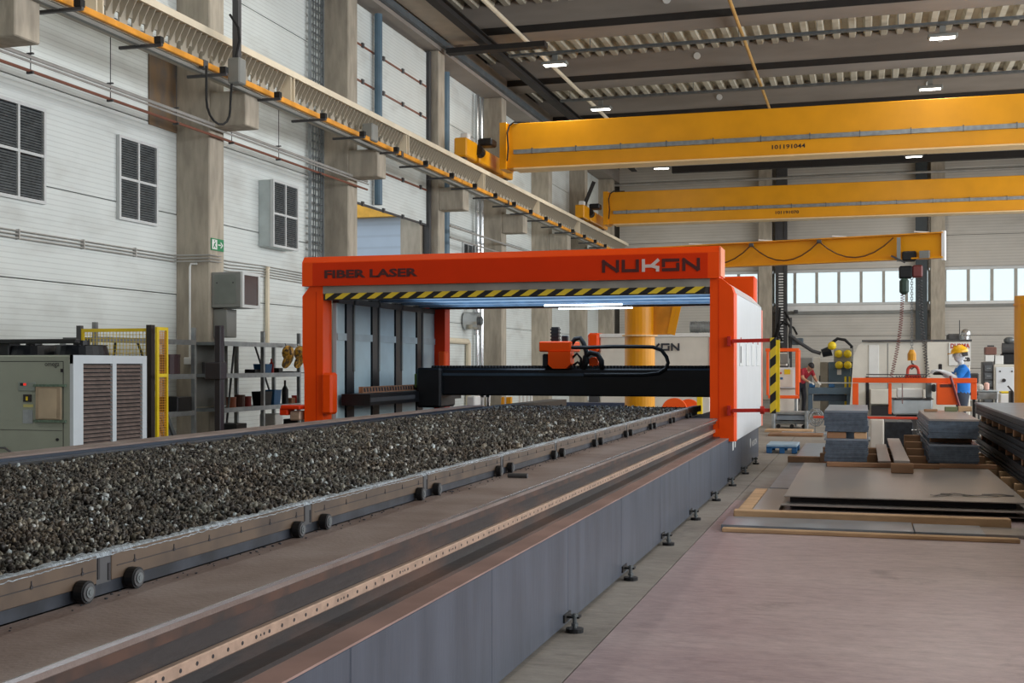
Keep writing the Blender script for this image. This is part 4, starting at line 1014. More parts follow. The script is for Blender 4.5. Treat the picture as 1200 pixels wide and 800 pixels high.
on_shelf('tapered', 'storage_bin', 318, 0.80, 0.26, 0.26, M['blue'], 'blue bin in the middle of the lowest shelf', 'bin')
on_shelf('bottle', 'oil_bottle', 334, 0.80, 0.12, 0.42, M['black'], 'tall black bottle on the lowest shelf', 'bottle')
on_shelf('box', 'small_carton', 340, 0.80, 0.14, 0.1, mat('carton', (170, 120, 90), 0.7), 'small brown carton near the portal on the lowest shelf', 'box')
on_shelf('jar', 'paint_can', 347, 0.80, 0.16, 0.14, M['red'], 'small red can nearest the portal on the lowest shelf', 'can')
on_shelf('box', 'parts_crate', 330, 0.02, 0.34, 0.42, M['black'], 'black crate on the floor under the shelf by the portal', 'crate')
on_shelf('box', 'parts_crate', 345, 0.02, 0.3, 0.5, M['black'], 'black crate on the floor nearest the portal foot', 'crate')
on_shelf('box', 'parts_crate', 272, 0.02, 0.34, 0.55, M['black'], 'black crate on the floor behind the light barrier post', 'crate', X=-9.6)
on_shelf('box', 'white_canister', 318, 0.02, 0.3, 0.62, M['white'], 'white canister under the shelf by the portal', 'canister', X=-9.95)
on_shelf('jar', 'dark_reel', 199, 1.35, 0.3, 0.3, mat('reel_maroon', (74, 52, 56), 0.5), 'dark maroon reel on the shelf behind the fence', 'reel', X=-9.95)
on_shelf('box', 'black_case', 203, 0.80, 0.4, 0.22, M['black'], 'black case on the low shelf behind the fence', 'case')
on_shelf('box', 'gearbox', 245, 1.3, 0.26, 0.24, M['dgrey'], 'dark gearbox on the column face between the shelves', 'gearbox', X=-10.2)
for px, lb in ((334, 'scratched yellow helmet hanging from the top shelf, left one'), (348, 'scratched yellow helmet hanging from the top shelf, nearest the portal')):
    y = YX(px, -9.66); m = MB(); m.sphere((-9.60, y, 1.70), 0.135, 14, 8, sc=(0.75, 1, 1.0)); m.cyl((-9.62, y, 1.58), (-9.59, y, 1.565), 0.15, 14)
    hm = tag(m.build('hard_hat', mat('helmet_worn', (200, 150, 40), 0.5, rgb2=(70, 52, 30), fac=(0.45, 0.6), scale=14)), lb, 'helmet')
    MB().cyl((-9.63, y, 1.80), (-9.66, y, 1.87), 0.006, 6).build('strap', M['black'], hm)
# leaning bars under the first shelf
for k, px in enumerate((203, 208, 214)):
    y = YX(px, -9.6)
    tag(MB().bar((-9.62, y+0.1, 0.02), (-9.72, y-0.25, 0.78), 0.05).build('steel_bar', M['galv_dark']), ('galvanised bar leaning under the shelf, nearest the fence', 'middle galvanised bar of three leaning under the shelf', 'galvanised bar leaning under the shelf, nearest the column')[k], 'bar')
# light barrier post
lb_ = thing('light_barrier', 'dark light barrier post with a box in front of the shelf', 'post', (-7.9, 13.6, 0))
MB().bbox(-7.95, -7.86, 13.55, 13.65, 0, 2.0, 0.01).build('post', mat('post_purple_black', (40, 36, 42), 0.5), lb_)
MB().bbox(-8.07, -7.84, 13.52, 13.68, 1.31, 1.53, 0.01).build('sensor_box', mat('post_purple_black', (40, 36, 42)), lb_)
B('foot', M['black'], lb_, (-8.05, -7.75, 13.5, 13.7, 0, 0.03))
# network cabinet, grey box and sign on the first column
nc = thing('network_cabinet', 'grey wall cabinet with glass door on the first column', 'cabinet', (-10.1, 17.8, 2.4))
MB().bbox(-10.38, -9.84, 17.60, 18.20, 2.44, 3.03, 0.012).build('body', M['grey'], nc)
B('side_panel', mat('side_grey', (120, 126, 120), 0.5), nc, (-10.32, -9.92, 17.592, 17.60, 2.50, 2.99), bev=0.003)
m = MB(); m.box(-9.84, -9.80, 17.60, 17.66, 2.44, 3.03); m.box(-9.84, -9.80, 18.14, 18.20, 2.44, 3.03); m.box(-9.84, -9.80, 17.66, 18.14, 2.44, 2.49); m.box(-9.84, -9.80, 17.66, 18.14, 2.98, 3.03)
m.build('door_frame', M['frame_white'], nc)
B('glass_door', mat('tinted_glass', (74, 52, 50), 0.15), nc, (-9.83, -9.815, 17.66, 18.14, 2.49, 2.98))
for xx in (-10.27, -9.97): MB().cyl((xx, 17.592, 2.85), (xx, 17.586, 2.85), 0.012, 8).build('key_hole', M['ink'], nc)
tag(MB().bbox(-10.375, -10.12, 17.65, 17.98, 1.95, 2.42, 0.01).build('switch_box', M['grey']), 'small grey switch box under the wall cabinet', 'box')
sg = thing('exit_sign', 'green and white emergency exit sign on the first column', 'sign', (-10.37, 17.78, 3.5))
B('plate', M['green'], sg, (-10.378, -10.365, 17.58, 17.98, 3.40, 3.60))
wm_ = M['white']
B('door_symbol', wm_, sg, (-10.365, -10.362, 17.60, 17.76, 3.42, 3.58))
m = MB(); X = -10.361
m.box(X, X+0.002, 17.665, 17.69, 3.545, 3.57); m.prism([(17.65, 3.50), (17.70, 3.54), (17.72, 3.53), (17.68, 3.48)], 'x', X, X+0.002); m.prism([(17.66, 3.49), (17.63, 3.44), (17.65, 3.44), (17.69, 3.49)], 'x', X, X+0.002); m.prism([(17.69, 3.49), (17.73, 3.44), (17.71, 3.44), (17.67, 3.48)], 'x', X, X+0.002)
m.build('running_figure', M['green'], sg)
m = MB(); m.box(X-0.004, X, 17.79, 17.88, 3.49, 3.51); m.prism([(17.86, 3.55), (17.89, 3.55), (17.95, 3.50), (17.89, 3.45), (17.86, 3.45), (17.91, 3.50)], 'x', X-0.004, X)
m.build('arrow', wm_, sg)

# ================================================================== RIGHT SIDE AND BACKGROUND
def bxp(px0, px1, py0, py1, Y, depth):
    """box whose front face, standing at depth line Y, spans the given photograph columns and rows"""
    a = atY(px0, py0, Y); b = atY(px1, py1, Y)
    return (a.x, b.x, Y, Y+depth, b.z, a.z)
def G(px0, px1, py0, Y, depth, z0=0.0):
    b = bxp(px0, px1, py0, 430, Y, depth); return (b[0], b[1], b[2], b[3], z0, b[5])

# --- big flat plates and timbers on the floor
def plank(x0, x1, y0, y1, z0, z1, m, lb, name='timber', cat='timber', rz=0, bev=0.006):
    cx, cy_ = (x0+x1)/2, (y0+y1)/2
    o = MB().bbox(x0-cx, x1-cx, y0-cy_, y1-cy_, z0, z1, bev).build(name, m)
    o.location = (cx, cy_, 0); o.rotation_euler = (0, 0, rz); return tag(o, lb, cat)
plank(-1.22, 1.26, 10.80, 10.90, 0.0, 0.035, M['wood'], 'long thin timber lying nearest the camera before the plates')
plank(-1.24, 0.42, 10.92, 11.55, 0.0, 0.052, M['sheet_b'], 'bluish flat steel strip behind the nearest timber', 'steel_strip', 'steel sheet', bev=0.003)
plank(0.43, 1.0, 10.94, 11.50, 0.0, 0.05, M['sheet_b'], 'short steel strip butted to the long bluish strip', 'steel_strip', 'steel sheet', bev=0.003)
plank(1.01, 1.9, 11.1, 11.6, 0.0, 0.03, M['sheet'], 'low grey steel strip at the right edge before the plates', 'steel_strip', 'steel sheet', bev=0.003)
plank(-1.20, 1.28, 11.62, 11.76, 0.0, 0.10, M['wood'], 'long thick timber directly before the big plates')
plank(-1.22, -1.08, 11.80, 14.3, 0.0, 0.045, M['wood'], 'timber lying lengthwise left of the plates', rz=0.0)
plank(-1.07, -0.815, 12.05, 14.28, 0.0, 0.05, M['sheet'], 'grey steel strip lying left of the big plates', 'steel_strip', 'steel sheet', bev=0.003)
plank(-1.06, -0.815, 14.32, 18.1, 0.0, 0.055, M['sheet_b'], 'shiny steel strip left of the big plates, behind the grey one', 'steel_strip', 'steel sheet', bev=0.003)
plank(-1.02, -0.50, 18.35, 22.6, 0.0, 0.06, M['sheet_b'], 'far shiny steel strip left of the sheet stacks', 'steel_strip', 'steel sheet', bev=0.003)
plank(-1.08, -0.62, 18.15, 18.28, 0.05, 0.14, M['wood_d'], 'short brown timber across the shiny steel strips')
pl = thing('plate_stack', 'two big flat steel plates on the floor before the sheet stacks', 'steel plate', (0.35, 14.4, 0))
for k, (dx, dy, z0) in enumerate(((0.0, -0.12, 0.088), (0.03, 0.0, 0.165))):
    MB().bbox(-0.80+dx, 1.50+dx*0.5, 12.35+dy, 16.6, z0, z0+0.012, 0.002).build('steel_plate', M['sheet'], pl)
B('steel_plate', M['sheet'], pl, (-0.70, 1.56, 12.28, 16.6, 0.035, 0.045))
for y in (12.5, 13.6, 14.8, 16.2):
    B('spacer', M['ink'], pl, (-0.72, 1.42, y, y+0.1, 0.045, 0.088)); B('spacer', M['ink'], pl, (-0.72, 1.42, y, y+0.1, 0.10, 0.165))
# scraps at the corner of the plate
for k, (x, y, w_, d, r) in enumerate(((0.75, 12.75, 0.22, 0.05, 0.5), (0.9, 12.9, 0.3, 0.06, -0.3), (1.12, 12.8, 0.34, 0.05, 0.2), (1.3, 12.95, 0.3, 0.08, -0.15))):
    m = MB(); n = 5
    vs = []; 
    for i in range(n+1):
        t = i/n; vs += [((t-.5)*w_, -d/2, 0.0), ((t-.5)*w_, d/2, 0.0), ((t-.5)*w_, d/2, 0.004), ((t-.5)*w_, -d/2, 0.004)]
    vs = [(a, b, c+0.012*abs(math.sin(a*40))) for a, b, c in vs]
    fs = [(4*i+j, 4*i+(j+1) % 4, 4*i+4+(j+1) % 4, 4*i+4+j) for i in range(n) for j in range(4)]+[(0, 1, 2, 3), (4*n+3, 4*n+2, 4*n+1, 4*n)]
    o = m.add(vs, fs).build('steel_offcut', M['sheet_k']); o.location = (x, y, 0.178); o.rotation_euler = (0, 0, r)
    tag(o, ('curled steel offcut on the big plate, leftmost of four', 'curled steel offcut on the big plate, second of four', 'curled steel offcut on the big plate, third of four', 'curled steel offcut at the right corner of the big plate')[k], 'offcut')
plank(-0.46, 0.92, 16.0, 16.12, 0.178, 0.235, M['wood_d'], 'brown timber under the front of the left sheet stack')
plank(0.93, 1.62, 16.2, 16.32, 0.178, 0.23, M['wood_d'], 'brown timber under the front of the right sheet stack')
plank(-0.6, 1.6, 17.6, 17.72, 0.0, 0.235, M['wood_d'], 'brown timber under the middle of both sheet stacks')
plank(-0.6, 1.6, 18.9, 19.02, 0.0, 0.235, M['wood_d'], 'brown timber under the back of both sheet stacks')
def sheet_bundle(name, lb, x0, x1, y0, y1, z0, z1, n, m, me_, jit=0.012, grp=None):
    t = thing(name, lb, 'sheet stack', ((x0+x1)/2, (y0+y1)/2, z0), grp)
    h = (z1-z0)/n
    for i in range(n):
        a, b = random.uniform(-jit, jit), random.uniform(-jit, jit)*0.5
        B('steel_sheet', m if i == n-1 else me_, t, (x0+a, x1+a, y0+b, y1+b, z0+i*h+0.0012, z0+(i+1)*h))
    return t
sheet_bundle('sheet_stack', 'upper steel sheet bundle of the left stack on the plates', -0.49, 0.055, 16.15, 18.5, 0.625, 0.90, 11, M['sheet_b'], M['sheet_e'])
sheet_bundle('sheet_stack', 'lower steel sheet bundle of the left stack on the plates', -0.485, 0.05, 16.15, 18.5, 0.235, 0.535, 12, M['sheet_b'], M['sheet_e'])
for k, (x0, x1) in enumerate(((-0.46, -0.22), (-0.12, 0.04))):
    plank(x0, x1, 16.17, 16.3, 0.535, 0.62, (M['wood_d'], M['wood'])[k], ('reddish wooden spacer between the left sheet bundles, left one', 'pale wooden spacer between the left sheet bundles, right one')[k], 'wooden_spacer', 'spacer')
plank(-0.46, 0.03, 18.2, 18.35, 0.535, 0.62, M['wood_d'], 'wooden spacer at the back between the left sheet bundles', 'wooden_spacer', 'spacer')
sheet_bundle('sheet_stack', 'upper steel sheet bundle of the right stack on the plates', 0.80, 1.40, 16.25, 19.4, 0.555, 0.80, 10, M['sheet'], M['sheet_e'])
sheet_bundle('sheet_stack', 'lower steel sheet bundle of the right stack on the plates', 0.81, 1.41, 16.25, 19.4, 0.235, 0.475, 10, M['sheet_b'], M['sheet_e'])
for y in (16.7, 19.1): plank(0.84, 1.36, y, y+0.1, 0.475, 0.552, M['wood_d'], 'wooden spacer between the right sheet bundles, %s one' % ('front' if y < 17 else 'rear'), 'wooden_spacer', 'spacer')
# narrow strips between the stacks
o = plank(0.18, 0.335, 16.1, 19.5, 0.24, 0.262, M['sheet'], 'narrow steel strip between the two sheet stacks', 'steel_strip', 'steel sheet', bev=0.002)
o = plank(0.36, 0.54, 15.3, 19.9, 0.30, 0.33, M['sheet'], 'tilted channel strip between the stacks, poking toward the camera', 'steel_strip', 'steel sheet', bev=0.002)
plank(0.32, 0.58, 15.25, 15.37, 0.180, 0.298, M['wood_d'], 'brown block under the end of the channel strip', 'timber')
plank(0.36, 0.56, 17.8, 17.9, 0.236, 0.298, M['wood_d'], 'brown block under the middle of the channel strip', 'timber')
plank(0.17, 0.35, 16.4, 16.5, 0.18, 0.238, M['wood_d'], 'brown block under the narrow steel strip', 'timber')
for k in range(4):
    plank(0.56, 0.785, 16.5+0.55*k, 16.62+0.55*k, 0.18 if k == 0 else 0.0, 0.30+0.06*k, M['wood_d'], ('nearest wooden block left of the right stack', 'second wooden block left of the right stack', 'third wooden block left of the right stack', 'farthest wooden block left of the right stack')[k], 'timber')
# dark sheet rack along the right side
for k, (z0, z1, n) in enumerate(((0.14, 0.34, 8), (0.43, 0.62, 8), (0.715, 0.89, 7))):
    sheet_bundle('long_sheet_bundle', ('bottom dark bundle of long sheets at the right edge', 'middle dark bundle of long sheets at the right edge', 'top dark bundle of long sheets at the right edge')[k], 1.73, 3.4, 8.5, 20.6, z0, z1, n, M['sheet_b'] if k == 2 else M['sheet_k'], M['sheet_k'], 0.02)
y = 9.0; k = 0
names = ['nearest', 'second', 'third', 'fourth', 'fifth', 'sixth', 'seventh', 'eighth', 'ninth', 'tenth', 'eleventh', 'twelfth', 'thirteenth', 'fourteenth', 'fifteenth']
while y < 20.4:
    plank(1.66 if k % 2 else 1.60, 3.4, y, y+0.10, 0.0, 0.135, M['wood'], names[k]+' floor timber under the long sheet bundles', 'bearer', 'timber')
    plank(1.74, 3.38, y, y+0.09, 0.342, 0.425, M['wood_d'], names[k]+' wooden spacer above the bottom long sheet bundle', 'wooden_spacer', 'spacer')
    plank(1.74, 3.38, y, y+0.09, 0.625, 0.71, M['wood_d'], names[k]+' wooden spacer under the top long sheet bundle', 'wooden_spacer', 'spacer')
    y += 0.82; k += 1
# wood blocks on the right stack
p = atY(1120, 480, 19.0)
plank(p.x-0.16, p.x+0.02, 18.9, 19.0, 0.802, 0.87, mat('block_green', (112, 118, 84), 0.8), 'small greenish wood block on top of the right sheet stack', 'wood_block', 'timber')
plank(p.x+0.03, p.x+0.22, 18.9, 19.0, 0.802, 0.88, M['wood'], 'small pale wood block on top of the right sheet stack', 'wood_block', 'timber')
plank(0.86, 1.05, 18.7, 18.8, 0.802, 0.84, M['wood_d'], 'brown wood offcut at the back left of the right sheet stack', 'wood_block', 'timber')
# timber pile and small boards beyond the plates on the left
for k, (a, b, y, z1, m) in enumerate(((896, 952, 27.0, 0.05, M['wood']), (900, 964, 25.5, 0.05, M['wood_d']), (914, 968, 26.2, 0.03, M['sheet_b']))):
    q = G(a, b, 500, y, 0.9); plank(q[0], q[1], y, y+0.7, 0.0, z1, m, ('pale board on the floor behind the blue pallet, farthest', 'brown board on the floor behind the blue pallet, nearest', 'steel strip between the boards behind the blue pallet')[k], 'board', 'board')
# blue pallet
bp_ = thing('blue_pallet', 'blue plastic pallet on the floor behind the machine base', 'pallet', (-1.0, 21.3, 0))
q0 = atY(898, 530, 20.6); q1 = atY(934, 530, 20.6)
MB().bbox(q0.x, q1.x, 20.6, 21.5, 0.11, 0.15, 0.008).build('deck', mat('pallet_pale', (150, 176, 196), 0.5), bp_)
for xx in (q0.x, (q0.x+q1.x)/2-0.04, q1.x-0.09):
    for yy in (20.6, 21.4): MB().bbox(xx, xx+0.09, yy, yy+0.1, 0.0, 0.11, 0.01).build('foot', M['blue'], bp_)
MB().bbox(q0.x, q1.x, 20.6, 20.62, 0.09, 0.11, 0.002).build('rim', M['blue'], bp_)

# --- jib crane with chain hoist
jb = thing('jib_crane', 'yellow jib crane with thick column behind the portal', 'crane', (-3.99, 21.97, 0))
MB().cyl((-3.99, 21.97, 0.0), (-3.99, 21.97, 3.62), 0.28, 28).build('column', M['yellow'], jb, smooth=False)
MB().cyl((-3.99, 21.97, 0.0), (-3.99, 21.97, 0.03), 0.5, 24).build('base_plate', M['yellow'], jb)
MB().cyl((-3.99, 21.97, 2.02), (-3.99, 21.97, 2.05), 0.33, 24).build('collar', M['yellow_l'], jb)
A = Vector((-3.99, 21.97, 0)); E = Vector((1.25, 20.69, 0)); D = (E-A).normalized(); Nn = Vector((-D.y, D.x, 0))
def jbar(t0, t1, off, w_, z0, z1, m, name, par=None):
    mb = MB(); a = A+D*t0; b = A+D*t1
    vs = [a+Nn*(off-w_/2), b+Nn*(off-w_/2), b+Nn*(off+w_/2), a+Nn*(off+w_/2)]
    mb.prism([(v.x, v.y) for v in vs], 'z', z0, z1); return mb.build(name, m, par or jb)
L = (E-A).length
jbar(0.0, L, 0, 0.03, 3.26, 3.64, M['yellow'], 'arm'); jbar(0.0, L, 0, 0.18, 3.235, 3.26, M['yellow'], 'bottom_flange'); jbar(0.0, L, 0, 0.18, 3.64, 3.66, M['yellow_d'], 'top_flange')
jbar(L-0.02, L+0.03, 0, 0.12, 3.2, 3.68, M['white'], 'end_plate')
jbar(L-0.35, L-0.2, -0.1, 0.1, 3.24, 3.36, M['grey'], 'end_stop')
mb = MB(); a = A+D*0.26
pts = [A+D*0.26, A+D*0.75]
def vp(t, z): v = A+D*t; return (v.x, v.y, z)
w2 = Nn*0.012
f = [vp(0.26, 2.05), vp(0.62, 2.05), vp(0.9, 3.235), vp(0.26, 3.235)]
vs = [tuple(Vector(p)-w2) for p in f]+[tuple(Vector(p)+w2) for p in f]
mb.add(vs, [(0, 1, 2, 3), (7, 6, 5, 4), (0, 4, 5, 1), (1, 5, 6, 2), (2, 6, 7, 3), (3, 7, 4, 0)]); mb.build('gusset', M['yellow_d'], jb)
MB().bar(vp(0.62, 2.05), vp(0.9, 3.235), 0.15, 0.02).build('gusset_flange', M['yellow'], jb)
# festoon cable with trolleys
for k, px in enumerate((852, 921, 987, 1062)):
    pass
fes = [0.95, 1.98, 3.1, 4.25]
ts = [0.3]+[None]*0
for i, (t0, t1) in enumerate(((0.2, 0.98), (0.98, 2.18), (2.18, 3.38), (3.38, 4.62))):
    pts = []
    for j in range(9):
        s = j/8; t = t0+(t1-t0)*s; sag = 0.30*(1-(2*s-1)**2)
        v = A+D*t-Nn*0.11; pts.append((v.x, v.y, 3.60-sag))
    MB().tube(pts, 0.012, 6).build('festoon_cable', mat('cable_brown', (96, 60, 30), 0.5), jb)
for t in (0.98, 2.18, 3.38): v = A+D*t-Nn*0.1; MB().bbox(v.x-0.04, v.x+0.04, v.y-0.04, v.y+0.04, 3.57, 3.63, 0.01).build('cable_trolley', M['dgrey'], jb)
for t in (1.1, 2.4, 3.7, 5.05): v = A+D*t; MB().bar((v.x-0.12, v.y, 3.69), (v.x+0.12, v.y, 3.67), 0.04, 0.02).build('clip', M['white'], jb)
HT = 4.68
hv = A+D*HT
ho = thing('chain_hoist', 'dark electric chain hoist hanging from the jib arm', 'hoist', (hv.x, hv.y, 3.0))
def hb(px0, px1, py0, py1, dy0, dy1, m, name, bev=0.02):
    a = atY(px0, py0, hv.y); b = atY(px1, py1, hv.y)
    return MB().bbox(a.x, b.x, hv.y+dy0, hv.y+dy1, b.z, a.z, bev).build(name, m, ho)
hb(1057, 1073.5, 295, 306, -0.14, 0.14, M['black'], 'trolley')
B('side_plate', M['grey'], ho, (hv.x-0.03, hv.x+0.03, hv.y-0.12, hv.y-0.10, 3.2, 3.6))
MB().bar((hv.x-0.12, hv.y-0.1, 3.3), (hv.x+0.1, hv.y-0.14, 3.18), 0.03).build('bracket', M['dgrey'], ho)
hb(1053.5, 1069, 312, 326, -0.1, 0.14, M['black'], 'gear_housing'); hb(1069, 1081, 311, 325, -0.1, 0.12, mat('hoist_red', (110, 52, 50), 0.5), 'motor')
g_ = hb(1054, 1065, 326, 345, -0.12, 0.1, mat('bag_green', (44, 66, 56), 0.6), 'chain_bag', 0.05)
q = atY(1068.5, 330, hv.y)
cx_, zt, zb = q.x, 3.0, ZY(411, 1068, hv.y)
m = MB(); z = zt; k = 0
while z > zb:
    s_ = 0.022
    if k % 2: m.box(cx_-s_, cx_-s_+0.01, hv.y-0.004, hv.y+0.004, z-0.055, z); m.box(cx_+s_-0.01, cx_+s_, hv.y-0.004, hv.y+0.004, z-0.055, z); m.box(cx_-s_, cx_+s_, hv.y-0.004, hv.y+0.004, z-0.008, z); m.box(cx_-s_, cx_+s_, hv.y-0.004, hv.y+0.004, z-0.055, z-0.047)
    else: m.box(cx_-0.005, cx_+0.005, hv.y-s_, hv.y-s_+0.01, z-0.055, z); m.box(cx_-0.005, cx_+0.005, hv.y+s_-0.01, hv.y+s_, z-0.055, z); m.box(cx_-0.005, cx_+0.005, hv.y-s_, hv.y+s_, z-0.008, z); m.box(cx_-0.005, cx_+0.005, hv.y-s_, hv.y+s_, z-0.055, z-0.047)
    z -= 0.042; k += 1
m.build('chain', M['galv'], ho)['kind'] = 'stuff'
hk = MB().cyl((cx_, hv.y, zb+0.02), (cx_, hv.y, zb-0.05), 0.035, 12, 0.07).cyl((cx_, hv.y, zb-0.05), (cx_, hv.y, zb-0.16), 0.07, 12).build('hook_block', mat('hook_yellow', (214, 150, 30), 0.45), ho)
hr = [(cx_, hv.y, zb-0.16), (cx_, hv.y, zb-0.2), (cx_+0.03, hv.y, zb-0.23), (cx_+0.035, hv.y, zb-0.27), (cx_, hv.y, zb-0.30), (cx_-0.035, hv.y, zb-0.27)]
MB().tube(hr, 0.014, 8).build('hook', M['dgrey'], hk)
def coil(p0, p1, r, turns, name, m, lb, bow=0.0):
    pts = []; n = turns*8; P0, P1 = Vector(p0), Vector(p1)
    for i in range(n+1):
        t = i/n; c = P0.lerp(P1, t); a = 2*math.pi*turns*t
        pts.append((c.x+r*math.cos(a)+bow*math.sin(math.pi*t), c.y+r*math.sin(a), c.z))
    return tag(MB().tube(pts, 0.006, 5).build(name, m), lb, 'cable')
a = atY(1057.5, 345, hv.y); b = atY(1044, 441, hv.y)
coil((a.x, hv.y-0.05, a.z), (b.x, hv.y-0.25, b.z), 0.028, 34, 'spiral_cable', mat('coil_red', (120, 62, 58), 0.5), 'reddish spiral cable hanging left of the hoist chain', 0.04)
a = atY(1078, 326, hv.y); b = atY(1087, 441, hv.y)
coil((a.x, hv.y-0.05, a.z), (b.x, hv.y-0.25, b.z), 0.028, 34, 'spiral_cable', M['dgrey'], 'dark spiral cable hanging right of the hoist chain', -0.03)

# --- lifting frame under the hoist
LY = hv.y-0.0
lf = thing('lifting_frame', 'orange lifting frame hanging from the hoist hook', 'lifting frame', (cx_, LY, 1.2))
def lb2(px0, px1, py0, py1, dy0, dy1, m, name, par=None, bev=0.006):
    a = atY(px0, py0, LY); b = atY(px1, py1, LY)
    return MB().bbox(a.x, b.x, LY+dy0, LY+dy1, b.z, a.z, bev).build(name, m, par or lf)
lb2(999, 1144.5, 442.5, 448.8, -0.05, 0.05, M['orange_l'], 'main_beam')
lb2(999, 1006, 448.8, 474, -0.04, 0.04, M['orange_l'], 'leg'); lb2(1041, 1044.8, 448.8, 485, -0.04, 0.04, M['orange_l'], 'leg'); lb2(1138, 1144.5, 448.8, 468, -0.04, 0.04, M['orange_l'], 'leg')
cb = lb2(1097.5, 1121, 448.8, 474, -0.12, 0.12, M['orange_l'], 'control_box')
lb2(1101, 1119, 450, 453.5, -0.124, -0.12, mat('label_dark', (86, 40, 30), 0.5), 'lettering', cb, 0)
lb2(953, 1090, 487, 491.5, -0.05, 0.05, M['red'] if False else mat('frame_red', (206, 66, 40), 0.5), 'lower_bar')
a = atY(1070, 436, LY)
rr = MB(); rr.tube([(a.x-0.09, LY, a.z-0.06)]+[(a.x-0.085*math.cos(t), LY, a.z+0.02+0.085*math.sin(t)) for t in [math.pi*i/10 for i in range(11)]]+[(a.x+0.09, LY, a.z-0.06)], 0.025, 8)
rr.bbox(a.x-0.13, a.x+0.13, LY-0.03, LY+0.03, a.z-0.12, a.z-0.05, 0.01); rr.build('lifting_eye', mat('eye_red', (196, 62, 40), 0.5), lf)
lb2(1015, 1086, 438, 439.5, -0.08, -0.06, M['dgrey'], 'hose_bar')
m = MB(); x = atY(1050, 441, LY).x; xe = atY(1086, 441, LY).x; i = 0; pts = []
while x < xe: pts.append((x, LY-0.03+0.02*math.cos(i), ZY(441.5, 1068, LY)+0.018*math.sin(i))); x += 0.006; i += 0.9
m.tube(pts, 0.005, 5).build('spiral_hose', M['ink'], lf)
lb2(1056.5, 1058, 449, 473, -0.06, -0.04, M['chrome'], 'suction_arm'); lb2(1050, 1067, 466, 467.5, -0.08, 0.08, M['dgrey'], 'suction_bar')
lb2(1074.5, 1077, 486, 512, -0.05, -0.02, M['chrome'], 'hanging_arm'); lb2(1068, 1084, 503, 504.5, -0.08, 0.02, M['chrome'], 'cross_arm'); lb2(1070, 1086, 509, 511, -0.08, 0.02, M['dgrey'], 'suction_cup')
a = atY(1114, 442, LY-0.15); b = atY(1127, 485, LY-0.15)
MB().tube([(a.x, LY-0.1, a.z+0.02), (a.x+0.03, LY-0.15, a.z-0.1), ((a.x+b.x)/2, LY-0.15, (a.z+b.z)/2), (b.x, LY-0.15, b.z)], 0.022, 6).build('pendant_strap', mat('strap_maroon', (120, 50, 52), 0.5), lf)

# --- yellow column at the right edge
yc = thing('yellow_column', 'yellow round crane column at the right edge of the view', 'column', (3.2, 24, 0))
p = atY(1188.5, 347, 24.0)
r_ = 0.30
MB().cyl((p.x+r_, 24, 0), (p.x+r_, 24, p.z), r_, 28).build('column', M['yellow'], yc)
MB().cyl((p.x+r_, 24, p.z-0.18), (p.x+r_, 24, p.z-0.15), r_+0.015, 28).build('collar', M['yellow_d'], yc)

# ================================================================== BACKGROUND MACHINES
def PB(name, m, parent, px0, px1, py0, py1, Y, depth, bev=0.01, label=None):
    return MB().bbox(*bxp(px0, px1, py0, py1, Y, depth), bev).build(name, m, parent, label=label)
def loc_of(px, Y, z=0): p = atY(px, 430, Y); return (p.x, Y, z)
def fl(px, Y): return ZY_floor(px, Y)
def rowf(px, Y): return 427+1400*CAMH/dY(px, Y)      # photograph row of the floor there

# second laser machine behind the portal
t = thing('laser_machine', 'long pale grey machine housing with dark lettering seen through the portal', 'machine', loc_of(765, 27))
PB('housing', M['cream'], t, 702, 833, 391, rowf(765, 27), 27.0, 3.0, 0.04)
PB('top_rim', M['white'], t, 702, 833, 391, 394.5, 26.97, 3.0)
PB('end_cover', M['orange'], t, 688.5, 701.5, 390, 412, 26.9, 2.8, 0.05)
PB('end_body', M['dgrey'], t, 690, 701.5, 412, rowf(700, 27), 27.0, 2.8)
PB('side_stripe', mat('stripe_pink', (226, 130, 110), 0.5), t, 831, 834.5, 395, 440, 26.98, 0.02, 0)
a = atY(740, 411, 26.96); b = atY(798, 402, 26.96)
logo(t, a.x, a.z, b.z-a.z, b.x-a.x, 26.96, None, mat('ink_navy', (50, 54, 60), 0.5), M['ink'])
p = atY(809, 383, 28.2); q = atY(834, 383, 28.2)
m = MB(); m.cyl((p.x, 28.2, p.z), (q.x+0.2, 28.2, p.z), 0.125, 16); x = p.x
while x < q.x: m.cyl((x, 28.2, p.z), (x+0.02, 28.2, p.z), 0.14, 16); x += 0.06
m.box(p.x+0.1, p.x+0.2, 28.15, 28.25, 2.2, p.z)
tag(m.build('air_duct', M['galv']), 'ribbed metal air duct on top of the pale machine behind the portal', 'duct')
tag(PB('support_beam', mat('beam_navy', (52, 62, 84), 0.5), None, 625, 734, 471, 479, 24.5, 0.3), 'dark blue low beam on legs seen under the black bridge', 'beam')
bb = bxp(625, 734, 471, 479, 24.5, .3)
for x in (bb[0]+.1, bb[1]-.2): tag(B('beam_leg', M['dgrey'], None, (x, x+0.1, 24.55, 24.75, 0, bb[4])), 'leg under the dark blue low beam, %s one' % ('left' if x < bb[0]+.5 else 'right'), 'stand')
tag(PB('low_cabinet', M['cream'], None, 704, 737, 463, rowf(715, 26), 25.6, 0.5), 'beige low cabinet left of the jib column under the bridge', 'cabinet')
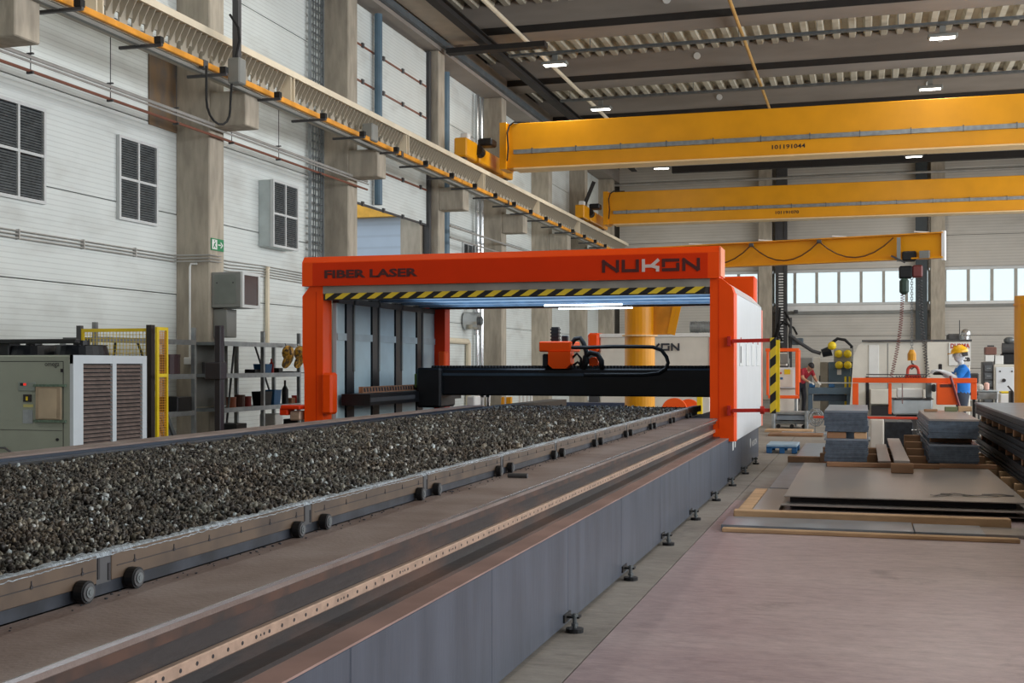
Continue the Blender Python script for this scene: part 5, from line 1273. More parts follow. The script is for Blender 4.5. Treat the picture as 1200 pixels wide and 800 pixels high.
for k, (px, rr) in enumerate(((790, 0.26), (806.5, 0.24))):
    Y = 24.2+0.3*k; c = atY(px, 480, Y); m = MB()
    m.cyl((c.x, Y, c.z-0.02), (c.x, Y+0.12, c.z-0.02), rr, 24); m.cyl((c.x, Y-0.01, c.z-0.02), (c.x, Y, c.z-0.02), rr*0.4, 16)
    o = m.build('cable_reel', M['orange_l']); tag(o, ('orange disc shaped reel right of the jib column, larger one', 'orange disc shaped reel right of the jib column, nearer the portal post')[k], 'reel')
    tag(B('reel_stand', M['grey'], None, (c.x-0.2, c.x+0.2, Y, Y+0.12, 0.0, c.z-0.02-rr)), 'grey stand under the %s orange reel' % ('larger' if k == 0 else 'smaller'), 'stand')
tag(PB('bollard', M['safety'], None, 816.5, 823, 464, rowf(820, 23.6), 23.6, 0.08), 'yellow bollard beside the orange reels', 'bollard')
tag(PB('bollard', M['yellow'], None, 587, 590.5, 465, rowf(590, 24), 24, 0.06), 'thin yellow bollard seen under the bridge, left of two', 'bollard')
tag(PB('bollard', M['yellow'], None, 593, 599, 465, rowf(595, 24), 24, 0.1), 'thick yellow bollard seen under the bridge, right of two', 'bollard')
for k, px in enumerate((607.5, 612, 616.5, 621)):
    tag(PB('white_pipe', M['white'], None, px, px+2.4, 463, rowf(px, 24.4), 24.4, 0.05), ['first', 'second', 'third', 'fourth'][k]+' white upright pipe right of the yellow bollards', 'pipe')
# folding frames and red parts under the bridge on the left
t = thing('white_trestle', 'white metal trestle behind the slag table at the left end of the bridge', 'trestle', loc_of(563, 22))
for (a1, b1) in (((563, 462), (567, 484)), ((566, 462), (563, 484)), ((571, 462), (576, 484)), ((573, 462), (571, 484)), ((563, 464), (574, 464))):
    A_, B_ = atY(a1[0], a1[1], 22), atY(b1[0], b1[1], 22)
    if b1[1] == 484: B_.z = 0; 
    MB().bar(A_, B_, 0.045).build('leg' if b1[1] == 484 else 'top_bar', M['white'], t)
t = thing('red_cart', 'dark red cart with a white box seen under the left end of the bridge', 'cart', loc_of(548, 21.5))
PB('box', M['white'], t, 547, 556, 464, 476, 21.5, 0.4, 0.02); PB('frame', mat('maroon', (96, 30, 30), 0.5), t, 541, 560, 476, 481, 21.4, 0.5, 0.03)
for px in (543, 557): q = atY(px, 481, 21.6); MB().cyl((q.x, 21.5, 0.11), (q.x, 21.56, 0.11), 0.11, 14).build('wheel', M['black_r'], t); MB().box(q.x-0.02, q.x+0.02, 21.5, 21.54, 0.15, q.z).build('leg', M['dgrey'], t)
# blower on the left wall seen through the portal
t = thing('wall_blower', 'silver duct blower on the wall seen through the left of the portal', 'blower', (-10.8, 31, 2.5))
c = Vector((-10.65, YX(557, -10.65), 0)); c.z = ZY(376, 557, c.y)
MB().cyl((c.x-0.3, c.y, c.z), (c.x+0.12, c.y, c.z), 0.26, 18).build('drum', M['chrome'], t)
MB().cyl((c.x+0.12, c.y, c.z), (c.x+0.2, c.y, c.z), 0.12, 14).build('motor', M['galv_dark'], t)
MB().cyl((c.x, c.y+0.15, c.z), (c.x, c.y+0.15, c.z+2.2), 0.11, 14).build('duct', M['chrome'], t)
MB().cyl((c.x, c.y+0.1, c.z-0.4), (c.x, c.y+0.1, c.z), 0.08, 14).build('outlet', M['chrome'], t)
tag(MB().tube([(-10.9, 29.3, 2.16), (-10.9, 32.5, 2.16), (-10.9, 32.6, 2.1), (-10.9, 32.6, 0.05)], 0.08, 10).build('cream_pipe', M['beige']), 'thick cream pipe along the wall seen through the portal', 'pipe')

# control console with orange frame
CY = 30.3
t = thing('control_console', 'pale control console with buttons and yellow label inside the orange frame', 'console', loc_of(920, CY))
PB('pedestal', M['cream'], t, 910, 934, 455, rowf(920, CY), CY, 0.5, 0.02)
bx = PB('button_box', M['white_m'], t, 904, 934, 430.5, 455, CY-0.1, 0.45, 0.02)
PB('front_plate', M['cream'], bx, 908, 929, 433, 453, CY-0.12, 0.02, 0.003)
PB('yellow_label', M['safety'], bx, 919, 926, 432.5, 438.5, CY-0.13, 0.01, 0)
PB('red_button', M['red'], bx, 913.5, 916, 436, 438, CY-0.14, 0.03, 0.004); PB('red_button', M['red'], bx, 905, 906.5, 435, 437, CY-0.14, 0.03, 0.004)
PB('blue_display', M['blue'], bx, 912.5, 917.5, 442, 444.5, CY-0.13, 0.01, 0)
PB('top_unit', M['cream'], t, 904, 922, 413, 429, CY+0.1, 0.3, 0.02); PB('monitor', M['grey'], t, 912, 924, 414, 426, CY+0.05, 0.05, 0.01); PB('tray', M['dgrey'], t, 906, 924, 428.5, 430.5, CY-0.05, 0.4, 0.005)
t = thing('orange_frame', 'orange tubular guard frame around the control console', 'guard frame', loc_of(920, CY-0.4))
PB('top_bar', M['orange_l'], t, 897, 936.5, 408, 411.8, CY-0.5, 0.08); PB('bottom_bar', M['orange_l'], t, 900, 936.5, 463, 467, CY-0.5, 0.08)
PB('side_bar', M['orange_l'], t, 932, 936.5, 411.8, 463, CY-0.5, 0.08); PB('side_bar', M['orange_l'], t, 935.5, 938, 410, 448, CY-0.1, 0.06); PB('side_bar', M['orange_l'], t, 898, 901, 411.8, 463, CY-0.5, 0.08)
PB('foot', M['galv'], t, 905, 909, 467, rowf(907, CY-0.5), CY-0.5, 0.08); PB('foot', M['galv'], t, 931, 934, 467, rowf(932, CY-0.5), CY-0.5, 0.08)
t = thing('lift_platform', 'low grey lift platform on the floor before the control console', 'platform', loc_of(925, CY-1.2))
PB('deck', M['galv'], t, 908, 947, 482.5, 486, CY-1.6, 0.9, 0.01); PB('side', mat('platform_bluegrey', (128, 138, 150), 0.5), t, 910, 946, 486, 492.5, CY-1.55, 0.8, 0.01); PB('base', M['galv_dark'], t, 906, 948, 493, 497, CY-1.6, 0.9, 0.01)
for px in (906.5, 945): q = atY(px, 480, CY-1.65); MB().cyl((q.x, CY-1.65, 0.0), (q.x, CY-1.65, 0.42), 0.045, 12).build('corner_post', M['galv'], t)
for px in (912, 928, 942): q = atY(px, 497, CY-1.55); MB().cyl((q.x, CY-1.58, 0.05), (q.x, CY-1.52, 0.05), 0.05, 12).build('wheel', M['black_r'], t)
# wire coil on the floor
m = MB()
for k in range(7):
    px = 955+random.uniform(-3, 4); c = atY(px, 489, 26.0); r = random.uniform(0.10, 0.17); ph = random.uniform(0, 3)
    m.tube([(c.x+r*math.cos(a), 26.0+0.06*math.cos(a+ph)+k*0.03, max(c.z+r*1.2*math.sin(a), 0.02)) for a in [2*math.pi*i/16 for i in range(17)]], 0.008, 5)
m.box(atY(947, 500, 26).x, atY(966, 500, 26).x, 25.95, 26.2, 0.0, 0.03); c = atY(955, 489, 26); m.box(c.x-0.01, c.x+0.01, 26.08, 26.1, 0.03, c.z)
tag(m.build('wire_coil', M['galv']), 'tangled wire coil standing on the floor left of the sheet stacks', 'wire')
tag(plank(-0.6, 0.15, 24.3, 25.2, 0.0, 0.04, M['sheet_b'], 'pale sheet on the floor behind the left stack', 'steel_sheet', 'steel sheet'), None)
# floor clutter between the stacks
tag(PB('white_unit', M['cream'], None, 1020, 1036, 491, rowf(1028, 22.3), 22.3, 0.5, 0.02), 'small white unit on the floor between the sheet stacks', 'box')
tag(PB('sheet_pile', M['sheet_k'], None, 1037, 1070, 494, rowf(1050, 22.5), 22.5, 1.6, 0.01), 'low dark sheet pile between the stacks at the back', 'steel sheet')

# press brake at the back
PY = 37.0
t = thing('press_brake', 'big cream press brake with red and black lettering at the back', 'machine', loc_of(1065, PY))
a = bxp(997, 1085, 399.5, 480, PY, 2.0)
zt = a[5]
m = MB(); X0_, X1_ = a[0], a[1]
m.prism([(X0_-0.05, 0.0), (X1_, 0.0), (X1_, zt), (X0_+0.45, zt), (X0_+0.22, zt-0.12), (X0_+0.08, zt-0.45)], 'y', PY, PY+2.0)
m.build('housing', M['cream'], t)
PB('end_block', M['cream'], t, 1085.5, 1137, 399.5, rowf(1110, PY), PY-0.1, 2.0, 0.03)
PB('top_edge', M['dgrey'], t, 1010, 1139, 398.3, 399.8, PY-0.12, 0.2, 0)
PB('seam', M['dgrey'], t, 1085, 1085.8, 401, 470, PY-0.11, 0.02, 0)
PB('seam', M['galv_dark'], t, 1040, 1040.7, 402, 455, PY-0.01, 0.02, 0)
PB('bright_panel', M['white'], t, 1018, 1030, 404, 450, PY-0.03, 0.03, 0.01)
PB('gap', M['ink'], t, 1014.5, 1018.5, 441, 480, PY-0.02, 0.02, 0)
PB('ram', M['cream'], t, 1020, 1085, 456, 474, PY-0.35, 0.34, 0.02); PB('dark_slot', M['ink'], t, 1021, 1085, 475.5, rowf(1050, PY-.3), PY-0.3, 0.3, 0)
PB('back_gauge', M['dgrey'], t, 1018, 1085, 441.5, 443, PY-0.3, 0.28, 0)
sgp = PB('sign_plate', M['white'], t, 1112, 1137.5, 401.5, 428, PY-0.14, 0.03, 0)
a = atY(1114, 408, PY-0.15); b = atY(1136.5, 402.3, PY-0.15)
text('lettering', 'DURMA', sgp, M['red'], (a.x, PY-0.145, a.z), b.z-a.z, b.x-a.x, bold=0.03)
a = atY(1128, 423.5, PY-0.15); b = atY(1137, 418.5, PY-0.15)
text('lettering', 'CB', sgp, M['ink'], (a.x, PY-0.145, a.z), b.z-a.z, b.x-a.x, bold=0.05)
PB('motor', M['dgrey'], t, 1110, 1126, 391, 399, PY+0.5, 0.5, 0.05)
c = atY(1131.5, 392, PY+0.4); MB().sphere((c.x, PY+0.4, c.z), 0.17, 14, 10, sc=(0.8, 0.8, 1.0)).cyl((c.x, PY+0.4, zt), (c.x, PY+0.4, c.z), 0.13, 14).build('exhaust_dome', M['chrome'], t, smooth=False)
c = atY(1124.5, 392, PY+0.8); MB().cyl((c.x, PY+0.8, zt), (c.x, PY+0.8, ZY(374, 1124, PY)), 0.012, 6).build('aerial', M['ink'], t)
# things under the lifting frame
UY = 27.0
t = thing('cutting_unit', 'pale bench unit with tray under the lifting frame', 'machine', loc_of(1070, UY))
PB('tray', mat('tray_pale', (176, 186, 192), 0.4), t, 1046, 1093, 468, 486, UY, 0.8, 0.03); PB('tray_rim', M['ink'], t, 1045, 1094, 466.7, 468, UY-0.02, 0.8, 0); PB('white_box', M['white'], t, 1051, 1082, 455, 466.5, UY+0.2, 0.4, 0.02)
PB('base', M['dgrey'], t, 1050, 1090, 486, rowf(1070, UY), UY+0.1, 0.6, 0.02); PB('guide_post', M['galv_dark'], t, 1085, 1092, 448, 466.5, UY+0.1, 0.2, 0.02); PB('cylinder', M['black'], t, 1092, 1097, 450, 459, UY, 0.12, 0.02)
# tool cabinets with helmets
HY = 39.5
tag(PB('tool_cabinet', M['bluegrey'], None, 971, 997, 424, rowf(985, HY), HY, 0.5, 0.01), 'blue grey cabinet with four yellow helmets on its door', 'cabinet')
t = thing('cream_cabinet', 'tall cream cabinet left of the helmet cabinet', 'cabinet', loc_of(960, HY))
PB('body', mat('cabinet_putty', (172, 166, 154), 0.5), t, 956, 970.5, 424, rowf(963, HY), HY+0.1, 0.6); PB('door', M['cream'], t, 953, 961, 418, rowf(957, HY), HY-0.1, 0.15); PB('handle', M['ink'], t, 960, 961.3, 440, 447, HY-0.14, 0.03, 0)
tag(PB('locker', mat('locker_grey', (140, 140, 138), 0.5), None, 938, 952, 419, rowf(945, HY+1), HY+1.2, 0.5), 'grey locker behind the person in red', 'cabinet')
def helmet(px, py, Y, lb, r=0.125, side=False):
    c = atY(px, py, Y); m = MB(); m.sphere((c.x, Y, c.z), r, 16, 10, sc=(1.0, 0.8, 1.0))
    m.cyl((c.x, Y+0.05, c.z-r*0.55), (c.x, Y+0.05, c.z-r*0.6), r*1.08, 16)
    o = tag(m.build('hard_hat', M['safety'], None, smooth=True), lb, 'helmet')
    MB().box(c.x-0.012, c.x+0.012, Y-0.105, Y-0.06, c.z-r*0.3, c.z+r*0.95).build('ridge', M['safety'], o) if False else None
    return o
helmet(982.6, 414.5, HY-0.14, 'yellow helmet on the helmet cabinet, upper left'); helmet(993.2, 414.5, HY-0.14, 'yellow helmet on the helmet cabinet, upper right')
helmet(983.2, 427.6, HY-0.14, 'yellow helmet on the helmet cabinet, lower left'); helmet(993.4, 427.6, HY-0.14, 'yellow helmet on the helmet cabinet, lower right')
helmet(975, 405, HY-0.1, 'single yellow helmet on top of the board above the four', 0.135)
tag(PB('helmet_board', mat('board_pale', (160, 160, 156), 0.6), None, 977, 998.5, 408, 424, HY+0.0, 0.08), 'pale board holding the helmets above the blue grey cabinet', 'board')
tag(PB('notice', M['white'], None, 981, 986, 432.5, 439, HY-0.03, 0.02, 0), 'white notice sheet under the lower left helmet', 'sign')
tag(PB('guard_post', M['safety'], None, 989.5, 992, 441, rowf(990, 38.8), 38.9, 0.08), 'yellow guard post left of the press brake, left one', 'post')
tag(PB('guard_post', M['safety'], None, 994.5, 997, 441, rowf(990, 38.8), 38.9, 0.08), 'yellow guard post left of the press brake, right one', 'post')
p0, p1 = atY(972, 404, HY+0.3), atY(998, 400, HY+0.3)
tag(MB().tube([(p0.x, HY+0.3, p0.z), (p0.x+0.25, HY+0.3, p0.z+0.2), (p1.x-0.2, HY+0.3, p1.z+0.05), (p1.x, HY+0.3, p1.z-0.15), (p1.x-0.05, HY+0.3, 0.0)], 0.05, 8).build('black_hose', M['black_r']), 'black hose hanging above the yellow helmets', 'hose')
# work bench
WY = 37.6
t = thing('work_bench', 'blue grey work bench with a long white bar in its vices', 'bench', loc_of(970, WY))
PB('bench_top', M['bluegrey'], t, 947, 999, 454, 462, WY, 0.8); 
for px in (947, 993): PB('leg', M['bluegrey'], t, px, px+5, 462, rowf(px, WY), WY+0.05, 0.15); PB('leg', M['bluegrey'], t, px, px+5, 462, rowf(px, WY+0.6), WY+0.6, 0.12)
PB('panel', mat('bench_panel', (66, 82, 98), 0.5), t, 953, 992, 462, 470, WY+0.3, 0.1)
for px, lb in ((948, 'blue vice at the left end of the bench'), (971, 'blue vice in the middle of the bench')):
    tag(PB('vice', M['blue'], None, px, px+7, 449.5, 453.8, WY+0.1, 0.3, 0.02), lb, 'vice')
tag(PB('white_bar', M['white'], None, 956, 1000, 447.8, 449.2, WY+0.1, 0.06, 0), 'long white bar lying across the bench vices', 'bar')
# flexible arm, hoses and ladder on the far column
FY2 = 48.0
t = thing('extraction_arm', 'dark jointed extraction arm reaching from the far column', 'arm', loc_of(940, FY2, 3))
pts = [(925, 392), (938, 402), (952, 411), (962, 414)]
MB().tube([tuple(atY(a, b, FY2)) for a, b in pts], 0.07, 10).build('tube', M['dgrey'], t)
c = atY(968, 412, FY2); MB().cyl((c.x-0.15, FY2, c.z-0.06), (c.x+0.2, FY2, c.z+0.04), 0.16, 14, 0.2).build('hood', M['navy'], t)
PB('bracket', mat('bracket_bluegrey', (84, 94, 102), 0.5), t, 928, 941, 396, 404, FY2+0.1, 0.4, 0.02); PB('mast', M['dgrey'], t, 925.5, 928, 372, rowf(926, FY2), FY2+0.2, 0.1)
for k, pts in enumerate(([(914, 360), (913, 385), (908, 405), (906, 425), (908, 440)], [(917, 400), (911, 385), (918, 377), (930, 384), (934, 392)], [(912, 398), (920, 420), (928, 440)], [(920, 365), (927, 378), (925, 395), (926, 420)], [(908, 396), (912, 380), (920, 374), (926, 384)])):
    tag(MB().tube([tuple(atY(a, b, 51.5+k*0.03)) for a, b in pts], 0.045, 7).build('black_hose', M['black_r']), ['black hose hanging straight down beside the far column', 'black hose looped over toward the extraction arm', 'black hose slanting down to the control console', 'black hose curving behind the extraction arm mast', 'short arched black hose at the far column'][k], 'hose')
t = thing('cable_ladder', 'white runged cable ladder on the far dark pipe', 'cable ladder', loc_of(914, 51.3, 4))
PB('rail', M['dgrey'], t, 908.5, 909.8, 258, 402, 51.6, 0.05, 0); PB('rail', M['dgrey'], t, 919, 920.3, 258, 402, 51.6, 0.05, 0)
m = MB(); py = 320
while py < 400: m.box(*bxp(912.5, 918, py, py+1.2, 51.58, 0.06)); py += 3.2
m.build('rungs', M['white'], t)['kind'] = 'stuff'
tag(PB('notice', M['white'], None, 938.5, 945.5, 218, 225, 51.95, 0.03, 0), 'small white sign on the back wall above the farther girder', 'sign')
tag(PB('security_camera', M['dgrey'], None, 930, 935, 363, 367, 51.5, 0.3, 0.02), 'small dark camera on the back wall below the windows', 'camera')
# right side cabinets and bits
RY = 33.0
t = thing('drawer_cabinet', 'dark grey drawer cabinet at the right, boxes on it', 'cabinet', loc_of(1158, RY))
PB('body', M['dgrey'], t, 1152, 1164, 424, rowf(1158, RY), RY, 0.6)
for k in range(5): d = PB('drawer', mat('drawer_grey', (92, 96, 100), 0.5), t, 1154, 1163.5, 428+k*9, 435+k*9, RY-0.03, 0.03, 0.004); PB('handle', M['galv'], d, 1156.5, 1161, 431+k*9, 432+k*9, RY-0.05, 0.02, 0)
t = thing('machine_cabinet', 'white machine cabinet with round knob left of the yellow column', 'cabinet', loc_of(1177, RY))
PB('body', M['cream'], t, 1164.5, 1193, 427, rowf(1175, RY), RY-0.1, 0.9, 0.02); PB('door', M['white_m'], t, 1167, 1188, 430, 478, RY-0.13, 0.03, 0.01)
c = atY(1176.5, 445.5, RY-0.14); MB().cyl((c.x, RY-0.13, c.z), (c.x, RY-0.18, c.z), 0.045, 14).build('knob', M['ink'], t)
for px, py in ((1172, 435), (1186, 435)): c = atY(px, py, RY-0.14); MB().cyl((c.x, RY-0.13, c.z), (c.x, RY-0.15, c.z), 0.02, 8).build('screw', M['ink'], t)
tag(PB('white_box', M['white'], None, 1154.5, 1165, 416, 423.6, RY+0.05, 0.4), 'white box on the drawer cabinet, left', 'box')
tag(PB('white_box', M['white'], None, 1166, 1176, 416.5, 426.8, RY+0.05, 0.4), 'white box on the machine cabinet, right of the other', 'box')
t = thing('brown_box', 'reddish brown carrying box on top of the white box', 'box', loc_of(1161, RY, 1.8))
PB('body', mat('box_redbrown', (124, 84, 74), 0.5), t, 1154.5, 1168, 406.5, 415.6, RY+0.05, 0.4, 0.02); PB('handle', M['dgrey'], t, 1157, 1165, 404.5, 406.3, RY+0.2, 0.06, 0)
t = thing('pump_motor', 'dark pump motor on the machine cabinet by the yellow column', 'motor', loc_of(1182, RY, 1.8))
c = atY(1182, 408, RY+0.2); MB().cyl((c.x-0.16, RY+0.2, c.z), (c.x+0.2, RY+0.2, c.z), 0.14, 14).build('housing', M['dgrey'], t); MB().sphere((c.x+0.02, RY+0.2, c.z+0.2), 0.12, 12, 8, sc=(1.2, 1, 0.8)).build('fan_cover', M['galv_dark'], t)
PB('base', M['black'], t, 1174, 1191, 414, 426.8, RY+0.1, 0.4, 0.03)
t = thing('side_table', 'pale blue table with boxes right of the person in blue', 'table', loc_of(1157, 26.5))
PB('table_top', mat('table_paleblue', (158, 168, 172), 0.5), t, 1144, 1170, 457.5, 459, 26.5, 0.8, 0.01); PB('apron', M['galv'], t, 1146, 1169, 459, 468, 26.52, 0.7, 0.01)
for px in (1146, 1166): PB('leg', M['galv_dark'], t, px, px+2, 468, rowf(px, 26.6), 26.55, 0.06, 0)
tag(PB('paper_bag', mat('bag_pink', (224, 180, 168), 0.6), None, 1154, 1159.5, 448, 457.4, 26.6, 0.2, 0.03), 'pinkish bag on the pale blue table', 'bag')
tag(PB('paper_bundle', mat('paper_white', (222, 216, 208), 0.7), None, 1146, 1153, 450, 457.4, 26.6, 0.25, 0.04), 'white bundle left of the pinkish bag', 'bundle')
tag(PB('plastic_crate', M['white'], None, 1172, 1185, 461, rowf(1178, 26), 26, 0.4, 0.02), 'white crate with yellow lining beside the yellow column', 'crate')
tag(PB('yellow_lining', M['safety'], None, 1173, 1184.5, 458.5, 460.8, 26.02, 0.36, 0.02), 'crumpled yellow cloth on the white crate', 'cloth')
t = thing('black_bin', 'black open bin with a stick beside the yellow column', 'bin', loc_of(1187, 25.4))
PB('body', M['black'], t, 1184.5, 1188.3, 458, rowf(1186, 25.2), 25.2, 0.4, 0.02); a = atY(1181, 452, 25.3); b = atY(1187, 459, 25.3); MB().bar(a, b, 0.03).build('stick', M['dgrey'], t)
t = thing('office_chair', 'dark chair back behind the person in blue', 'chair', loc_of(1142, 25))
PB('backrest', M['dgrey'], t, 1136.5, 1147.5, 437, 449, 25.0, 0.08, 0.08); PB('seat', M['dgrey'], t, 1136, 1147, 460, 463, 24.6, 0.5, 0.03)
c = atY(1141.5, 460, 24.9); MB().cyl((c.x, 24.9, 0.03), (c.x, 24.9, c.z-0.03), 0.03, 8).build('column', M['black'], t); MB().bar((c.x, 25.06, c.z-0.03), (c.x, 25.06, c.z+0.3), 0.05).build('back_support', M['black'], t)
for k in range(5): a = 2*math.pi*k/5; MB().bar((c.x, 24.9, 0.06), (c.x+0.28*math.cos(a), 24.9+0.28*math.sin(a), 0.03), 0.04, 0.03).build('leg', M['black'], t)
tag(PB('pallet_boards', M['wood'], None, 897, 935, rowf(915, 33)-1, rowf(915, 33), 33, 1.2, 0), 'pale boards on the floor far behind the machine base', 'board') if False else None

# ================================================================== PEOPLE
def skin_figure(name, J, Ed, seg_mat, mats, loc, rz, label):
    """J: {joint:(x,y,z,r)} ; Ed: [(a,b,material index)] ; one continuous surface"""
    names = list(J); idx = {n: i for i, n in enumerate(names)}
    me = bpy.data.meshes.new(name); me.from_pydata([J[n][:3] for n in names], [(idx[a], idx[b]) for a, b, _ in Ed], [])
    o = bpy.data.objects.new(name, me); COL.objects.link(o)
    sm = o.modifiers.new('skin', 'SKIN'); sm.use_smooth_shade = True
    sv = me.skin_vertices[0].data
    for n in names:
        r = J[n][3]; sv[idx[n]].radius = (r, J[n][4] if len(J[n]) > 4 else r)
    for v in sv: v.use_root = False
    sv[idx['pelvis']].use_root = True
    ss = o.modifiers.new('sub', 'SUBSURF'); ss.levels = 2; ss.render_levels = 2
    bpy.context.view_layer.update()
    m2 = bpy.data.meshes.new_from_object(o.evaluated_get(bpy.context.evaluated_depsgraph_get()))
    o.modifiers.clear(); o.data = m2
    m2.materials.clear()
    for m in mats: m2.materials.append(m)
    segs = [(Vector(J[a][:3]), Vector(J[b][:3]), mi) for a, b, mi in Ed]
    for p in m2.polygons:
        c = p.center; best = 1e9; bi = 0
        for A_, B_, mi in segs:
            d = B_-A_; t = max(0, min(1, (c-A_).dot(d)/max(d.length_squared, 1e-9))); q = (c-(A_+d*t)).length
            if q < best: best = q; bi = mi
        p.material_index = bi; p.use_smooth = True
    o.location = loc; o.rotation_euler = (0, 0, rz)
    return tag(o, label, 'person')
def hand(J, Ed, side, wrist, d, mi, curl=0.3):
    """palm and five unequal fingers continuing direction d (local) from a wrist joint"""
    w0 = Vector(J[wrist][:3]); d = Vector(d).normalized(); up = Vector((0, 0, 1)); lat = d.cross(up).normalized(); dn = lat.cross(d)
    pc = w0+d*0.055; J[side+'palm'] = (*pc, 0.026, 0.018); Ed.append((wrist, side+'palm', mi))
    for k, (off, L) in enumerate(((-0.033, 0.062), (-0.011, 0.072), (0.011, 0.068), (0.033, 0.054))):
        b = pc+d*0.04+lat*off; J['%sf%da' % (side, k)] = (*b, 0.010); m1 = b+d*L*0.55-up*L*curl*0.5; J['%sf%db' % (side, k)] = (*m1, 0.0085); e = m1+d*L*0.25-up*L*(curl+0.2); J['%sf%dc' % (side, k)] = (*e, 0.007)
        Ed += [(side+'palm', '%sf%da' % (side, k), mi), ('%sf%da' % (side, k), '%sf%db' % (side, k), mi), ('%sf%db' % (side, k), '%sf%dc' % (side, k), mi)]
    s = 1 if side == 'l' else -1
    b = w0+d*0.03+lat*0.04*s*-1; J[side+'ta'] = (*b, 0.012); e = b+d*0.04+lat*0.02*s*-1; J[side+'tb'] = (*e, 0.009); Ed += [(wrist, side+'ta', mi), (side+'ta', side+'tb', mi)]
def head(parent, hc, pitch, skinm, hatm=None, hairm=None, maskm=None, loc=None):
    """head local frame faces +X"""
    R = Matrix.Rotation(pitch, 4, 'Y')
    def put(mb, name, m, smooth=True):
        mb.v = [tuple(R @ Vector(v)+Vector(hc)) for v in mb.v]; return mb.build(name, m, parent, smooth=smooth)
    ORG[parent.name] = Vector((0, 0, 0))
    h = MB(); h.sphere((0, 0, 0.0), 0.105, 18, 14, sc=(0.95, 0.76, 1.12)); h.sphere((0.025, 0, -0.06), 0.07, 14, 10, sc=(0.95, 0.85, 0.9))
    h.prism([(0.085, 0.02), (0.125, -0.02), (0.09, -0.028)], 'y', -0.014, 0.014)       # nose
    for s in (-1, 1): h.sphere((-0.005, 0.083*s, -0.01), 0.026, 8, 6, sc=(0.7, 0.35, 1.1))
    put(h, 'head', maskm or skinm)
    e = MB()
    for s in (-1, 1): e.sphere((0.088, 0.032*s, 0.012), 0.011, 8, 6)
    put(e, 'eyes', M['ink'])
    put(MB().box(0.078, 0.094, -0.022, 0.022, -0.062, -0.055), 'mouth', mat('lip', (140, 84, 76), 0.6), False)
    if maskm: put(MB().box(0.082, 0.100, -0.055, 0.055, -0.002, 0.028), 'goggles', mat('goggle_grey', (120, 124, 128), 0.2), False)
    if hairm: put(MB().sphere((-0.012, 0, 0.012), 0.112, 16, 10, sc=(0.98, 0.80, 1.1), lo=5), 'hair', hairm)
    if hatm:
        hh = MB(); hh.sphere((-0.01, 0, 0.045), 0.135, 20, 10, sc=(1.08, 0.86, 0.88), lo=0)
        hh.cyl((-0.01, 0, 0.038), (-0.01, 0, 0.05), 0.138, 20); hh.prism([(0.09, -0.09), (0.185, -0.045), (0.185, 0.045), (0.09, 0.09)], 'z', 0.036, 0.05)
        hh.prism([(-0.12, 0.09), (0.08, 0.14), (0.08, 0.168), (-0.06, 0.172), (-0.13, 0.11)], 'y', -0.012, 0.012)
        put(hh, 'helmet', hatm)
        put(MB().box(-0.12, -0.04, -0.105, 0.105, -0.03, 0.036), 'ear_band', M['dgrey'], False)
mshirt = mat('shirt_blue', (26, 122, 214), 0.75, var=0.12, scale=10); mtr = mat('trousers_slate', (58, 66, 80), 0.8); msl = mat('sleeve_white', (216, 222, 226), 0.7); mboot = mat('boots_black', (26, 26, 28), 0.6)
# person in blue: faces local +X, placed facing -X in the hall
def body(J, Ed, pel, chest, neckp, sh, SH_W=0.19, arms=None, legs=None, mats=(0, 1, 2, 3)):
    pass
J = {'pelvis': (0, 0, 0.95, 0.15, 0.12), 'waist': (0.0, 0, 1.10, 0.145, 0.115), 'chest': (0.01, 0, 1.30, 0.17, 0.125), 'upper': (0.0, 0, 1.42, 0.14, 0.10), 'neck': (0.015, 0, 1.50, 0.055), 'skull': (0.03, 0, 1.59, 0.06)}
Ed = [('pelvis', 'waist', 0), ('waist', 'chest', 0), ('chest', 'upper', 0), ('upper', 'neck', 2), ('neck', 'skull', 2)]
for s, n in ((1, 'l'), (-1, 'r')):
    J[n+'sh'] = (0.0, 0.19*s, 1.43, 0.075); J[n+'el'] = (0.12, 0.23*s, 1.25, 0.056); J[n+'wr'] = (0.36, 0.13*s, 1.39, 0.04)
    Ed += [('upper', n+'sh', 0), (n+'sh', n+'el', 0), (n+'el', n+'wr', 2)]
    hand(J, Ed, n, n+'wr', (1, -0.25*s, 0.1), 2, 0.5)
    J[n+'hip'] = (0, 0.10*s, 0.88, 0.10); J[n+'kn'] = (0.03+0.04*s, 0.12*s, 0.49, 0.068); J[n+'an'] = (-0.03+0.10*s, 0.13*s, 0.10, 0.045); J[n+'ft'] = (0.12+0.10*s, 0.14*s, 0.04, 0.038); J[n+'heel'] = (-0.07+0.10*s, 0.13*s, 0.045, 0.035)
    Ed += [('pelvis', n+'hip', 1), (n+'hip', n+'kn', 1), (n+'kn', n+'an', 1), (n+'an', n+'ft', 3), (n+'an', n+'heel', 3)]
bp0 = atY(1127.5, 430, 21.95)
bl = skin_figure('person', J, Ed, None, [mshirt, mtr, msl, mboot], (bp0.x, 21.95, 0), math.pi+0.12, 'person in blue shirt and yellow helmet facing left with a remote in hand')
head(bl, (0.045, 0, 1.665), 0.14, M['skin'], hatm=mat('helmet_yellow', (242, 184, 20), 0.35), maskm=mat('hood_white', (214, 216, 216), 0.8))
p = atY(1101.5, 436, 21.95); q = atY(1098, 436, 21.95)
rm = MB().bbox(p.x-0.03, p.x+0.03, 21.86, 21.92, 1.36, 1.51, 0.01).bbox(p.x-0.12, p.x+0.06, 21.86, 21.98, 1.32, 1.37, 0.02).build('remote_control', M['black'])
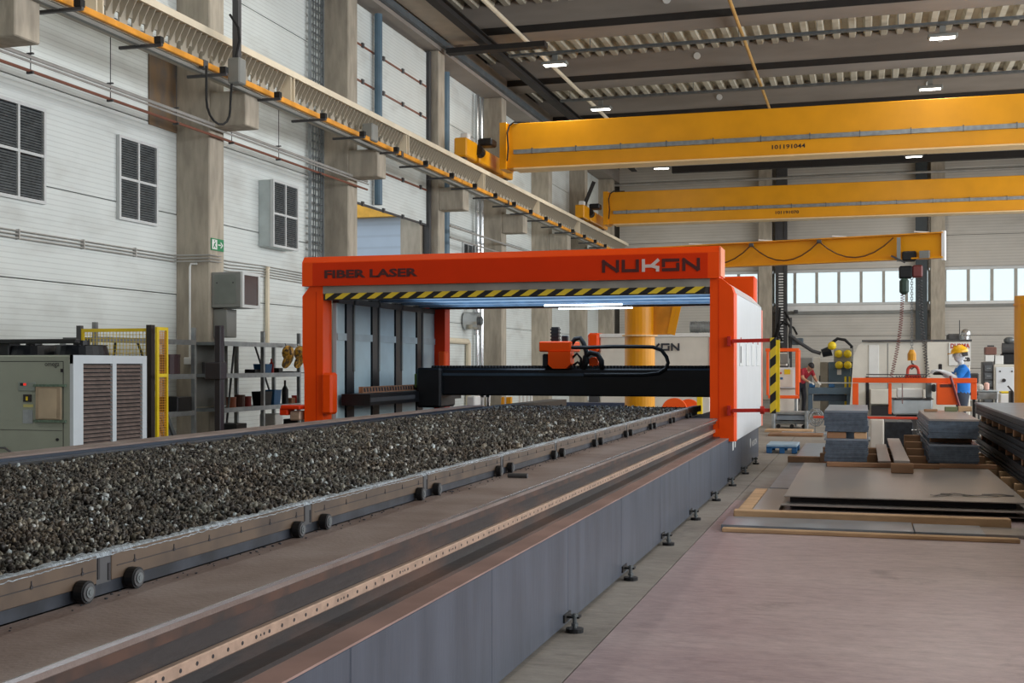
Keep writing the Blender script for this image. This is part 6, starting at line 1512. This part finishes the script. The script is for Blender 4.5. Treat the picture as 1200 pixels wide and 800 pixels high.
tag(rm, 'black remote control held by the person in blue', 'remote')
# person in red bending over the bench, facing +X
mred = mat('shirt_red', (150, 28, 44), 0.75, var=0.15, scale=10); mdk = mat('trousers_dark', (34, 34, 42), 0.8); mglv = mat('glove_white', (214, 212, 208), 0.8)
J = {'pelvis': (0, 0, 0.93, 0.15, 0.12), 'waist': (0.06, 0, 1.06, 0.145, 0.115), 'chest': (0.19, 0, 1.22, 0.17, 0.125), 'upper': (0.27, 0, 1.32, 0.14, 0.10), 'neck': (0.35, 0, 1.38, 0.055), 'skull': (0.40, 0, 1.41, 0.06)}
Ed = [('pelvis', 'waist', 0), ('waist', 'chest', 0), ('chest', 'upper', 0), ('upper', 'neck', 4), ('neck', 'skull', 4)]
for s, n in ((1, 'l'), (-1, 'r')):
    J[n+'sh'] = (0.27, 0.19*s, 1.32, 0.075); J[n+'el'] = (0.36, 0.25*s, 1.08, 0.05); J[n+'wr'] = (0.55, 0.16*s, 0.97, 0.034); J[n+'sl'] = (0.33, 0.235*s, 1.16, 0.055)
    Ed += [('upper', n+'sh', 0), (n+'sh', n+'sl', 0), (n+'sl', n+'el', 4), (n+'el', n+'wr', 4)]
    hand(J, Ed, n, n+'wr', (1, -0.2*s, -0.25), 2, 0.3)
    J[n+'hip'] = (0, 0.10*s, 0.86, 0.10); J[n+'kn'] = (0.03, 0.13*s, 0.48, 0.068); J[n+'an'] = (-0.02, 0.14*s, 0.10, 0.045); J[n+'ft'] = (0.13, 0.15*s, 0.04, 0.038); J[n+'heel'] = (-0.06, 0.14*s, 0.045, 0.035)
    Ed += [('pelvis', n+'hip', 1), (n+'hip', n+'kn', 1), (n+'kn', n+'an', 1), (n+'an', n+'ft', 3), (n+'an', n+'heel', 3)]
rp0 = atY(938, 430, 37.3)
rd_ = skin_figure('person', J, Ed, None, [mred, mdk, mglv, mboot, M['skin']], (rp0.x, 37.25, 0), -0.75, 'person in red shirt and dark cap bending over the bench')
head(rd_, (0.44, 0, 1.43), 0.75, M['skin'], hairm=M['ink'])
